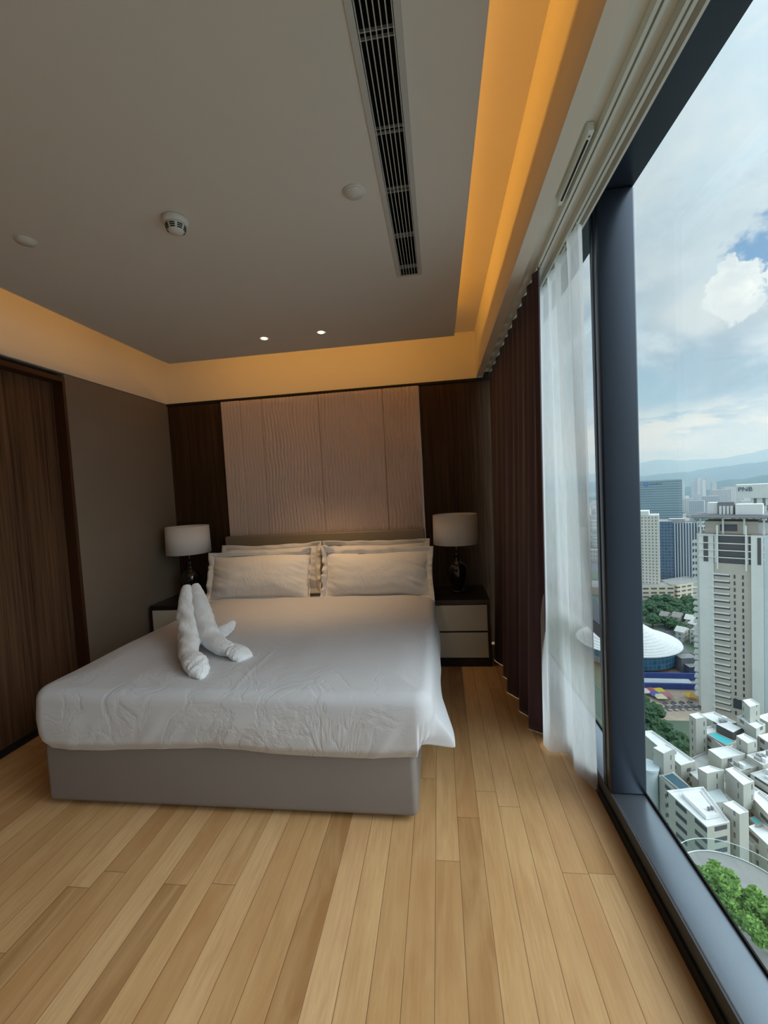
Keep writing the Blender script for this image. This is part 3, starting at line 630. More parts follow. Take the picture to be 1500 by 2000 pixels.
# ================================================================== CURTAINS
def curtain(top, bot, z1, z0f, nu, pleats, at, ab, seed, nv=46, zexp=1.0, pb=None):
    """top, bot: plan control points (x,y). pleats folds added across the line"""
    pts = []
    def sample(P, t, amp, pleats=pleats):
        c_ = catmull([(a, b_, 0) for a, b_ in P], t); d_ = catmull([(a, b_, 0) for a, b_ in P], min(1, t + 0.01)) - catmull([(a, b_, 0) for a, b_ in P], max(0, t - 0.01))
        d_.normalize(); nn = Vector((d_.y, -d_.x, 0)); ph = 2 * PI * pleats * t + 1.2 * nz(t * 5, seed)
        return c_ + nn * amp * (math.sin(ph) + 0.15 * nz(t * 30, seed)) + d_ * amp * 0.25 * math.sin(2 * ph)
    for j in range(nv):
        f = j / (nv - 1)     # 0 top
        for i in range(nu):
            t = i / (nu - 1)
            a = sample(top, t, at); b_ = sample(bot, t, ab, pb or pleats); g = f ** zexp
            p = a.lerp(b_, g)
            z = z1 + (z0f(t) - z1) * f
            pts.append((p.x + 0.004 * nz(t * 9, f * 2, seed), p.y, z))
    return MB().grid(pts, nu, nv)
pl = empty('plum_curtain', (0, 0, 0)); tag(pl, 'dark plum floor-length curtain drawn back into the corner right of the bed', 'curtain')
b = curtain([(0.505, 2.12), (0.510, 2.6), (0.51, 3.2), (0.51, 4.00)],
            [(0.560, 2.50), (0.500, 2.64), (0.49, 2.85), (0.455, 3.05), (0.47, 3.3), (0.44, 3.6), (0.47, 4.00)], 2.495, lambda t: 0.004, 260, 11, 0.012, 0.032, 2.0, pb=5.5)
b.build('curtain_cloth', MAT_PLUM, pl, smooth=True, solid=0.003, recalc=False)
for k in range(24):
    y = 2.13 + k * 0.079; MB().box(0.517, 0.523, y - 0.003, y + 0.003, 2.488, 2.502).build('hook', MAT_TRACK, pl)
shc = empty('sheer_curtain', (0, 0, 0)); tag(shc, 'white translucent sheer curtain hanging beside the dark pillar', 'curtain')
b = curtain([(0.583, 1.80), (0.585, 2.0), (0.585, 2.2), (0.585, 2.42), (0.583, 2.60), (0.583, 2.80)],
            [(0.682, 2.055), (0.672, 2.10), (0.640, 2.16), (0.628, 2.25), (0.640, 2.335), (0.575, 2.350), (0.528, 2.370), (0.535, 2.45), (0.585, 2.53), (0.56, 2.65), (0.575, 2.80)], 2.495, lambda t: 0.010 + 0.012 * t, 240, 7, 0.020, 0.006, 5.0, zexp=0.85)
b.build('curtain_cloth', MAT_SHEER, shc, smooth=True, recalc=False)
for k in range(13):
    y = 1.81 + k * 0.08; MB().box(0.580, 0.586, y - 0.003, y + 0.003, 2.488, 2.502).build('hook', MAT_TRACK, shc)
#CITY
# ================================================================== THE CITY OUTSIDE, about 130 m below the eye
G = -128.5
MC = {}
def cmat(name, color, rough=0.75, var=0.08, vs=0.15, **k): return mat(name, color, rough, var=var, vscale=vs, **k)
M_WHITE = cmat('tower_white', (0.78, 0.79, 0.77)); M_TAN = cmat('tower_tan', (0.56, 0.51, 0.45)); M_PALE = cmat('pale_blue_render', (0.62, 0.72, 0.76))
M_DARKW = cmat('dark_windows_and_shade', (0.055, 0.07, 0.09), 0.2); M_ROOFG = cmat('roof_grey', (0.33, 0.34, 0.34)); M_ROOFW = cmat('roof_white', (0.80, 0.82, 0.82), var=0.15, vs=0.5)
M_RENDER = cmat('cream_render', (0.52, 0.52, 0.47), var=0.12, vs=0.2); M_GLASSG = cmat('balustrade_edge', (0.62, 0.72, 0.70), 0.3)
M_POOL = cmat('pool_water', (0.06, 0.52, 0.58), 0.1, var=0.05); M_POOLD = cmat('deep_pool_water', (0.04, 0.12, 0.17), 0.08, var=0.05)
M_ASPH = cmat('asphalt', (0.17, 0.18, 0.20)); M_CONC = cmat('concrete', (0.42, 0.41, 0.38), var=0.2, vs=0.4); M_EARTH = cmat('bare_earth', (0.52, 0.42, 0.33), var=0.3, vs=0.25)
M_BLUEH = cmat('blue_hoarding', (0.05, 0.09, 0.34)); M_CANOPY = cmat('canopy_grey', (0.20, 0.21, 0.24))
M_LEAF = cmat('tree_leaves', (0.050, 0.115, 0.055), 0.9, var=0.45, vs=0.6); M_LEAF2 = cmat('bright_leaves', (0.17, 0.33, 0.07), 0.8, var=0.5, vs=1.2); M_BARK = cmat('bark', (0.10, 0.07, 0.05))
M_GROUND = cmat('city_ground', (0.13, 0.18, 0.13), 0.95, var=0.5, vs=0.02)
M_HILL1 = cmat('hill_forest', (0.030, 0.070, 0.060), 0.95, var=0.3, vs=0.004); M_HILL2 = cmat('far_hill_forest', (0.030, 0.065, 0.065), 0.95, var=0.2, vs=0.003)
def blk(poly, z0, z1, wall, roof, name, parent=None, rim=0.0, rimh=0.0):
    """building block with UVs in metres on its walls; optional roof parapet"""
    n = len(poly); A = sum(poly[i][0] * poly[(i + 1) % n][1] - poly[(i + 1) % n][0] * poly[i][1] for i in range(n))
    if A < 0: poly = poly[::-1]
    cx = sum(p[0] for p in poly) / n; cy = sum(p[1] for p in poly) / n
    vs = []; fs = []; mi = []; uvs = []
    def quad(a, b_, c_, d_, m_, uv):
        o = len(vs); vs.extend((a, b_, c_, d_)); fs.append((o, o + 1, o + 2, o + 3)); mi.append(m_); uvs.append(uv)
    u = 0.0
    zt = z1 + rimh
    inner = [(p[0] + (cx - p[0]) * rim, p[1] + (cy - p[1]) * rim) for p in poly] if rimh else poly
    for i in range(n):
        p, q = poly[i], poly[(i + 1) % n]; L = math.hypot(q[0] - p[0], q[1] - p[1])
        quad((*p, z0), (*q, z0), (*q, zt), (*p, zt), 0, [(u, z0), (u + L, z0), (u + L, zt), (u, zt)]); u += L
        if rimh:
            a, b_ = inner[i], inner[(i + 1) % n]
            quad((*p, zt), (*q, zt), (*b_, zt), (*a, zt), 1, [(0, 0)] * 4); quad((*a, zt), (*b_, zt), (*b_, z1), (*a, z1), 1, [(0, 0)] * 4)
    o = len(vs); vs.extend([(*p, z1) for p in inner]); fs.append(tuple(range(o, o + n))); mi.append(1); uvs.append([(0, 0)] * n)
    me = bpy.data.meshes.new(name); me.from_pydata(vs, [], fs); me.materials.append(wall); me.materials.append(roof)
    for p, k in zip(me.polygons, mi): p.material_index = k
    ul = me.uv_layers.new(name='UVMap'); k = 0
    for f_ in uvs:
        for t in f_: ul.data[k].uv = t; k += 1
    ob = bpy.data.objects.new(name, me); COL.objects.link(ob)
    if parent: ob.parent = parent
    return ob
def rect(cx, cy, w, d, a):   # rectangle centred at (cx,cy), rotated by a radians
    c_, s_ = math.cos(a), math.sin(a)
    return [(cx + x * c_ - y * s_, cy + x * s_ + y * c_) for x, y in ((-w / 2, -d / 2), (w / 2, -d / 2), (w / 2, d / 2), (-w / 2, d / 2))]
def bthing(name, label, cat='building', group=None):
    return tag(empty(name, (0, 0, 0)), label, cat, group)

# --- ground, roads, hills (setting)
tag(MB().box(-3000, 9500, 30, 11000, G - 5, G).build('ground', M_GROUND), 'green and built-up valley floor far below the window', 'ground', kind='structure')
def ridge(name, label, x0, x1, prof, ya, depth, m_, seed):
    nx = 150; ny = 14; pts = []
    for j in range(ny):
        g = j / (ny - 1)
        for i in range(nx):
            t = i / (nx - 1); az = x0 + (x1 - x0) * t; 
            for a in range(len(prof) - 1):
                if prof[a][0] <= az <= prof[a + 1][0]:
                    f = (az - prof[a][0]) / (prof[a + 1][0] - prof[a][0]); h = prof[a][1] + (prof[a + 1][1] - prof[a][1]) * (f * f * (3 - 2 * f)); break
            R_ = ya + depth * (g - 0.5) * 2; prf = math.sin(PI * g) ** 0.8
            z = G + (h - G) * prf + (nz(az * 14, g * 6, seed) * 55 + nz(az * 45, g * 16, seed) * 22) * prf * ya / 9000
            pts.append((R_ * math.sin(az), R_ * math.cos(az), z))
    o = MB().grid(pts, nx, ny).build(name, m_, smooth=True, recalc=False); tag(o, label, 'mountain', kind='structure'); return o
# azimuths measured from +Y, heights at the ridge line
ridge('mountain_ridge', 'distant blue mountain ridge on the horizon', -0.1, 1.3, [(-0.1, 120), (0.33, 94), (0.414, 229), (0.443, 277), (0.49, 222), (0.535, 211), (0.565, 246), (0.606, 295), (0.7, 380), (1.3, 250)], 9000, 900, M_HILL2, 1.0)
ridge('hill_ridge', 'nearer blue green wooded hills below the mountains', -0.1, 1.3, [(-0.1, -40), (0.33, -28), (0.413, -10), (0.456, 17), (0.489, 21), (0.52, 25), (0.557, 48), (0.58, 62), (0.606, 66), (0.7, 90), (1.3, 40)], 5000, 700, M_HILL1, 4.0)
ridge('foothill_ridge', 'low dark green foothill behind the distant towers', 0.3, 0.9, [(0.3, -110), (0.45, -95), (0.50, -72), (0.56, -48), (0.60, -25), (0.65, -20), (0.9, -60)], 2900, 350, cmat('foothill_forest', (0.03, 0.08, 0.05), 0.95, var=0.4, vs=0.01), 7.0)
rd = MB(); rd.prism([(187.0, 398.0), (195.5, 401.5), (163.5, 288.0), (156.0, 284.0)], G, G + 0.15); tag(rd.build('road', M_ASPH), 'grey road curving past the round domed building', 'road', kind='structure')
tag(MB().prism([(98, 236), (150, 236), (168, 300), (108, 312)], G, G + 0.10).build('building_plot', M_EARTH), 'bare brown construction plot in front of the domed building', 'plot', kind='structure')
tag(MB().prism([(60, 100), (200, 100), (200, 200), (62, 196)], G, G + 0.12).build('paved_court', M_CONC), 'paved court between the white apartment blocks', 'court', kind='structure')
tag(MB().box(0, 420, 620, 760, G, G + 0.1).build('road', M_ASPH), 'far road behind the finned office tower', 'road', kind='structure')

# --- main white tower
t = bthing('apartment_tower', 'tall white residential tower with tan front, balcony ledges and canopy roof', 'tower')
UA = Vector((0.80, -0.60, 0)); NA = Vector((-0.60, -0.80, 0)); O = Vector((146.0, 239.0, 0))     # UA along the front, NA towards the viewer
def pt(a, b_): q = O + UA * a + NA * b_; return (q.x, q.y)
def tb(name, m_, a0, a1, b0, b1, z0, z1, parent=t, bevel=0): 
    o = MB().prism([pt(a0, b0), pt(a1, b0), pt(a1, b1), pt(a0, b1)], z0, z1).build(name, m_, parent); return o
F_SIDE = facade('tower_side_windows', (0.74, 0.76, 0.75), (0.07, 0.09, 0.11), 4.0, 3.4, 0.35, 0.45)
blk([pt(-13, -26), pt(22.5, -26), pt(22.5, -3.0), pt(-13, -3.0)], G, -31, F_SIDE, M_ROOFG, 'rear_block', t)
tb('left_pier', M_WHITE, -11.6, -5.4, -2.9, 0.4, G, -31.0); tb('right_pier', M_WHITE, 9.6, 14.2, -2.9, 1.2, G, -31)
tb('tan_bay', M_TAN, -5.3, 9.5, -2.9, 0.0, G, -46); tb('right_recess', M_PALE, 14.3, 19.4, -2.9, -1.0, G, -31); tb('end_pier', M_WHITE, 19.5, 22.5, -2.9, 0.2, G, -34)
tb('upper_glazing', M_DARKW, -5.3, 9.5, -2.9, -0.8, -45.9, -31)
tb('corner_glazing', M_DARKW, -9.6, -7.6, 0.41, 0.55, -45.5, -32); tb('corner_glazing', M_DARKW, 12.0, 13.4, 1.21, 1.35, -45.5, -32)
for za in (-31.0, -35.2, -38.9, -42.6): tb('floor_band', M_WHITE, -11.9, 15.0, 0.56, 1.1, za - 0.45, za)
for a in (-4.0, 7.4): tb('mast_fin', M_WHITE, a, a + 0.7, 1.36, 1.9, -49, -26)
for a in (-4.1, 8.5): tb('glazing_pier', M_WHITE, a - 1.0, a, -0.79, 0.1, -45.9, -31)
for k in range(22):
    z_ = -51.5 - k * 3.42; tb('balcony_ledge', M_WHITE, -6.2, 0.9, 0.41, 1.25, z_ - 0.5, z_ + 0.25); tb('painted_ledge_shade', M_DARKW, -5.2, 1.2, 0.01, 0.12, z_ - 1.5, z_ - 0.55)  # dark strips below the ledges paint in the shade they cast
for k in range(22):
    z_ = -52.0 - k * 3.42
    for a in (2.7, 6.0): tb('slit_window', M_DARKW, a, a + 0.7, 0.01, 0.10, z_ - 1.6, z_ + 0.4)
    tb('end_window', M_DARKW, 20.2, 21.3, 0.21, 0.3, z_ - 1.3, z_ + 0.2)
for k in range(26):
    z_ = -36 - k * 3.42; tb('side_balcony', M_WHITE, -15.0, -13.1, -8, -3.5, z_ - 0.4, z_ + 0.8)
tb('entrance_opening', M_DARKW, 2.0, 5.5, 0.01, 0.15, -122, -117)
tb('roof_storey', M_TAN, -9.5, 12.0, -20, -4.0, -30.9, -24.5); tb('roof_storey_windows', M_DARKW, -3.0, 4.0, -3.9, -3.7, -29.5, -26)
tb('roof_room', M_WHITE, 9.0, 20.5, -18, -5, -30.9, -25)
for a in (-11.5, -2.0, 6.5, 14.0, 21.0): tb('roof_column', M_WHITE, a, a + 0.8, -2.6, -1.8, -30.9, -22.5)
tb('roof_canopy', M_CANOPY, -14.5, 24, -24, 1.5, -22.4, -20.9); tb('canopy_edge', M_ROOFG, -16.0, 25.5, 1.51, 2.6, -22.0, -21.3)
tb('plant_block', M_WHITE, 3.5, 14.0, -10, -2.0, -20.8, -15.6); tb('plant_screen', M_CANOPY, -4.0, 2.8, -10, -5.0, -20.8, -14.5); tb('plant_room', M_WHITE, -8.5, -4.2, -14, -6, -20.8, -14.8)
for k in range(4): tb('tank', M_WHITE, -3.3 + k * 1.5, -2.2 + k * 1.5, -4.9, -3.8, -20.8, -16.5)
# --- teal glass tower behind it
F_TEAL = facade('teal_curtain_wall', (0.30, 0.42, 0.42), (0.05, 0.13, 0.14), 3.2, 3.4, 0.8, 0.62, grough=0.15)
t = bthing('glass_tower', 'teal glass tower at the right edge beside the white residential tower', 'tower'); blk(rect(206, 262, 34, 30, -0.5), G, -22, F_TEAL, M_ROOFG, 'tower_body', t)
blk(rect(206, 262, 20, 18, -0.5), -21.9, -17, M_CANOPY, M_ROOFG, 'plant_room', t)
# --- white bank tower with roof sign
t = bthing('office_tower', 'white office tower with a three-letter roof sign, far behind the residential tower', 'tower')
aa = math.atan2(-17.0, 25.7)
F_PNB = facade('white_office_windows', (0.78, 0.78, 0.76), (0.10, 0.12, 0.14), 6.5, 4.0, 0.35, 0.8)
blk(rect(403, 578, 66, 40, aa), G, -42, F_PNB, M_ROOFG, 'tower_body', t); blk(rect(409, 575, 50, 30, aa), -41.9, -33, facade('colonnade', (0.80, 0.80, 0.78), (0.12, 0.13, 0.15), 8, 60, 0.35, 1.0), M_ROOFW, 'colonnade', t)
blk(rect(400, 580, 58, 32, aa), -32.9, -16, M_WHITE, M_ROOFW, 'roof_block', t)
cu = bpy.data.curves.new('sign', 'FONT'); cu.body = 'PNB'; cu.size = 7.5; cu.extrude = 0.3; cu.align_x = 'CENTER'
to = bpy.data.objects.new('tmp', cu); COL.objects.link(to); dg = bpy.context.evaluated_depsgraph_get(); me = bpy.data.meshes.new_from_object(to.evaluated_get(dg)); bpy.data.objects.remove(to)
so = bpy.data.objects.new('sign_letters', me); COL.objects.link(so); me.materials.append(cmat('sign_dark', (0.05, 0.06, 0.09))); so.parent = t
so.rotation_euler = (PI / 2, 0, aa)
q = Vector((400, 580, 0)) + Vector((math.cos(aa), math.sin(aa), 0)) * -20 + Vector((math.sin(aa), -math.cos(aa), 0)) * 16.4; so.location = (q.x, q.y, -24)
# --- hotel tower
t = bthing('hotel_tower', 'slim cream and white high-rise with rows of small windows, left of the finned tower', 'tower')
ha = math.atan2(-9, 18)
F_H = facade('hotel_windows', (0.80, 0.77, 0.70), (0.25, 0.22, 0.20), 3.0, 3.2, 0.45, 0.5)
blk(rect(209, 481, 36, 24, ha), G, -40, F_H, M_ROOFW, 'tower_body', t, 0.05, 1.0); blk(rect(205, 483, 28, 20, ha), -39.0, -35, M_WHITE, M_ROOFW, 'roof_storey', t); blk(rect(202, 485, 12, 10, ha), -34.9, -28, M_WHITE, M_ROOFW, 'crown', t)
blk(rect(196, 503, 64, 34, ha), G, -120, M_EARTH, M_ROOFG, 'podium', t)
# --- finned dark office tower
t = bthing('office_tower', 'dark glass office tower with tall white vertical fins', 'tower')
fa = math.atan2(-10, 26)
F_F = facade('finned_glass', (0.62, 0.67, 0.70), (0.035, 0.06, 0.10), 2.5, 300, 0.62, 1.0, grough=0.2)
blk(rect(266, 509, 26, 24, fa), G, -53, F_F, M_ROOFG, 'tower_body', t, 0.04, 1.2); blk(rect(250, 517, 16, 28, fa), G, -50, facade('blue_glass', (0.16, 0.22, 0.30), (0.05, 0.10, 0.18), 3, 3.4, 0.8, 0.7, grough=0.2), M_ROOFG, 'side_wing', t); blk(rect(262, 512, 14, 8, fa), -52.9, -48, M_ROOFG, M_ROOFW, 'plant_room', t)
blk(rect(283, 500, 14, 22, fa), G, -56, F_F, M_ROOFG, 'east_wing', t)
# --- wide glass office with logo
t = bthing('office_block', 'wide hazy blue glass office block with a round blue logo at its top left', 'building')
ga = math.atan2(-27, 56)
F_G = facade('banded_glass', (0.36, 0.46, 0.50), (0.12, 0.20, 0.25), 60, 4.2, 1.0, 0.55, grough=0.2)
blk(rect(396, 826, 64, 40, ga), G, -9, F_G, M_ROOFG, 'block_body', t, 0.02, 1.0); blk(rect(362, 842, 22, 30, ga), G, -26, facade('dark_banded', (0.12, 0.18, 0.25), (0.06, 0.10, 0.16), 60, 4.2, 1.0, 0.6), M_ROOFG, 'lower_wing', t)
ux, uy = math.cos(ga), math.sin(ga); nx_, ny_ = uy, -ux
fx0 = 396 - ux * 21 + nx_ * 20.3; fy0 = 826 - uy * 21 + ny_ * 20.3
lg = MB()
for (r0, r1) in ((2.2, 4.0),):
    pts = []
    for r_ in (r0, r1):
        for i in range(28):
            a = 2 * PI * i / 28; pts.append((fx0 + ux * r_ * math.cos(a), fy0 + uy * r_ * math.cos(a), -14 + r_ * math.sin(a)))
    lg.grid(pts, 28, 2, True)
lg.build('round_logo', cmat('logo_blue', (0.02, 0.20, 0.60)), t, solid=0.4, recalc=False)
lg = MB()
for k, w_ in enumerate((1.6, 2.2, 2.0, 2.2, 2.0, 2.0)):
    a0 = 6.5 + k * 2.9; h_ = (2.6, 2.0, 2.0, 2.6, 2.0, 2.6)[k]
    x_, y_ = fx0 + ux * a0, fy0 + uy * a0; lg.prism([(x_, y_), (x_ + ux * w_, y_ + uy * w_), (x_ + ux * w_ + nx_ * .3, y_ + uy * w_ + ny_ * .3), (x_ + nx_ * .3, y_ + ny_ * .3)], -15.2, -15.2 + h_)
lg.build('sign_strip', cmat('logo_navy', (0.03, 0.09, 0.25)), t)
# --- beige car park
t = bthing('parking_block', 'long low beige car park block with rows of dark openings', 'building')
ca = math.atan2(-15, 48)
F_C = facade('carpark_openings', (0.72, 0.64, 0.50), (0.10, 0.10, 0.11), 7.5, 4.2, 0.72, 0.42)
blk(rect(207, 465, 42, 26, -0.05), G, -110, F_C, M_ROOFG, 'west_block', t, 0.03, 0.8); blk(rect(247, 474, 44, 24, 0.42), G, -110, F_C, M_ROOFG, 'east_block', t, 0.03, 0.8)
# --- round domed building
t = bthing('domed_hall', 'round hall with white ribbed conical roof and blue glass drum', 'building')
cx, cy = 130.0, 322.0
b = MB(); prof = []
for k in range(15):
    f = k / 14; r_ = 33.0 * (1 - f) + 0.6; z_ = -116.0 + 18.5 * f ** 1.35; prof.append((r_, z_)); prof.append((r_ - 0.25, z_ + 0.55))
b.lathe(prof, (cx, cy, 0), 64).build('conical_roof', M_ROOFW, t)
uvb = blk([(cx + 31.0 * math.cos(2 * PI * i / 48), cy + 31.0 * math.sin(2 * PI * i / 48)) for i in range(48)], -125.5, -116.1, facade('blue_drum_glass', (0.13, 0.24, 0.32), (0.02, 0.13, 0.24), 3.0, 3.3, 0.85, 0.8, grough=0.15), M_ROOFG, 'glass_drum', t)
MB().lathe([(24, 0), (24, 2.9)], (cx, cy, G), 48).build('base_wall', M_CONC, t)
# --- site hoardings, awnings, parked things on the plot
def simple(name, poly, z0, z1, m_, label, cat, group=None):
    return tag(MB().prism(poly, z0, z1).build(name, m_), label, cat, group)
simple('hoarding', [(118, 284.5), (155, 283.0), (155.3, 284.2), (118, 285.8)], G, -124, M_BLUEH, 'long dark blue site hoarding, the one nearer the domed hall', 'fence')
simple('hoarding', [(114, 272.0), (149, 270.6), (149.3, 271.8), (114, 273.2)], G, -125, M_BLUEH, 'long dark blue site hoarding, the one nearer the coloured awnings', 'fence')
simple('site_shed', [(113, 274.5), (147, 273.2), (148, 279), (114, 280.5)], G, -125.5, cmat('shed_roof', (0.55, 0.62, 0.66)), 'long low pale shed between two blue hoardings', 'shed')
t = bthing('service_block', 'dark cubic block beside the road right of the domed hall'); blk(rect(158, 300, 13, 10, 0.1), G, -119.5, M_CANOPY, M_ROOFG, 'block_body', t, 0.08, 0.8); blk(rect(161, 293, 14, 6, 0.1), G, -122.5, cmat('navy_wall', (0.07, 0.09, 0.18)), M_ROOFG, 'annexe', t)
AW = [((0.70, 0.70, 0.66), 'white'), ((0.55, 0.10, 0.14), 'red'), ((0.75, 0.62, 0.06), 'yellow'), ((0.12, 0.14, 0.42), 'blue'), ((0.55, 0.22, 0.26), 'pink'), ((0.70, 0.68, 0.50), 'cream'), ((0.78, 0.45, 0.08), 'orange')]
for k, (x_, y_) in enumerate([(116.3, 264.4), (119.8, 265.4), (124.6, 265.2), (120.3, 261.2), (126.0, 260.2), (121.6, 257.8), (139.0, 259.8)]):
    o = empty('awning', (x_, y_, G + 0.1)); tag(o, '%s market awning on the bare plot below the domed hall' % AW[k][1], 'awning', 'coloured awnings on the bare plot')
    MB().lathe([(0.15, 0), (0.15, 3.2)], n=6).build('pole', M_CONC, o); b = MB(); w_ = 2.9; b.add([(-w_, -w_, 2.2), (w_, -w_, 2.2), (w_, w_, 2.2), (-w_, w_, 2.2), (0, 0, 3.9)], [(0, 1, 4), (1, 2, 4), (2, 3, 4), (3, 0, 4), (3, 2, 1, 0)]); b.build('canopy', cmat('awning_' + AW[k][1], AW[k][0]), o)
# parked cars on the plot
random.seed(3)
def car():
    o = empty('car', (0, 0, 0)); b = MB(); b.box(-2.1, 2.1, -0.9, 0.9, 0.35, 0.95); b.build('body', None or cmat('car_paint', (0.45, 0.47, 0.5), 0.3), o, bevel=0.15)
    b = MB(); b.add([(-1.3, -0.8, 0.96), (1.5, -0.8, 0.96), (1.5, 0.8, 0.96), (-1.3, 0.8, 0.96), (-0.7, -0.7, 1.5), (1.0, -0.7, 1.5), (1.0, 0.7, 1.5), (-0.7, 0.7, 1.5)], [(0, 1, 5, 4), (1, 2, 6, 5), (2, 3, 7, 6), (3, 0, 4, 7), (4, 5, 6, 7), (3, 2, 1, 0)]); b.build('cabin', M_DARKW, o)
    for wx in (-1.3, 1.3):
        for wy in (-0.9, 0.7):
            MB().tube([(wx, wy, 0.34), (wx, wy + 0.2, 0.34)], 0.33, 10).build('wheel', MAT_BLACK, o)
    return o
c0 = car()
def copy_tree(o, parent=None):
    c_ = o.copy(); COL.objects.link(c_); c_.parent = parent
    for ch in list(o.children): copy_tree(ch, c_)
    return c_
carpos = [(117, 247, 0.1), (120.5, 247.3, 0.1), (124, 247.6, 0.12), (127.5, 248, 0.08), (131, 248.2, 0.1), (134.5, 248.6, 0.1), (138, 248.8, 0.14), (122, 252.5, 0.1), (126.5, 253, 0.1), (131, 253.2, 0.1), (135.5, 253.8, 0.1)]
for k, (x_, y_, a) in enumerate(carpos):
    o = c0 if k == 0 else copy_tree(c0); o.location = (x_, y_, G + 0.1); o.rotation_euler = (0, 0, a + PI / 2); tag(o, 'tiny grey car parked in rows on the bare plot', 'car', 'cars parked on the bare plot')
for k, (x_, y_) in enumerate([(176, 352), (184, 372), (171, 334), (165, 312), (188.5, 386), (161, 300)]):
    o = copy_tree(c0); o.location = (x_ - 3.0 if k % 2 else x_ + 0.5, y_, G + 0.15); o.rotation_euler = (0, 0, 1.25); tag(o, 'tiny grey car driving on the road past the domed hall', 'car', 'cars on the road past the domed hall')
# --- small terraced houses
HM = facade('house_windows', (0.72, 0.70, 0.66), (0.14, 0.14, 0.15), 3.2, 3.0, 0.4, 0.4); M_TILE = cmat('roof_tile_grey', (0.30, 0.27, 0.26)); M_TILE2 = cmat('roof_tile_pale', (0.62, 0.62, 0.60))
def house(x_, y_, w, d, h, a, rm, label):
    o = empty('house', (x_, y_, G), a); tag(o, label, 'house', 'small houses among the trees behind the domed hall'); blk([(-w / 2, -d / 2), (w / 2, -d / 2), (w / 2, d / 2), (-w / 2, d / 2)], 0, h, HM, M_ROOFG, 'wall', o)
    W2, D2 = w / 2 + 0.6, d / 2 + 0.6; b = MB(); b.add([(-W2, -D2, h), (W2, -D2, h), (W2, D2, h), (-W2, D2, h), (-W2, 0, h + d * 0.25), (W2, 0, h + d * 0.25)], [(0, 1, 5, 4), (2, 3, 4, 5), (0, 4, 3), (1, 2, 5), (3, 2, 1, 0)]); b.build('roof', rm, o)
rows = [((183, 353), (200, 335), 3, 8), ((204, 372), (214, 350), 4, 7), ((193, 398), (214, 380), 4, 7)]
random.seed(11); hk = 0
for (a_, b_, n_, h_) in rows:
    ang = math.atan2(b_[1] - a_[1], b_[0] - a_[0])
    for i in range(n_):
        f = i / (n_ - 1); pale = (hk % 3 == 0)
        house(a_[0] + (b_[0] - a_[0]) * f, a_[1] + (b_[1] - a_[1]) * f, 5.5, 10 + random.random() * 2, h_ + random.random(), ang, M_TILE2 if pale else M_TILE, 'small %s-roofed house in the %s row behind the domed hall' % ('pale' if pale else 'dark', ('front', 'middle', 'rear')[rows.index((a_, b_, n_, h_))])); hk += 1
tag(blk([(186, 348), (196, 333), (201, 337), (191, 352)], G, -118, facade('school_windows', (0.78, 0.78, 0.76), (0.15, 0.18, 0.2), 4, 3.4, 0.5, 0.5), M_ROOFG, 'row_house_block'), 'white flat-roofed row block beside the road', 'building')

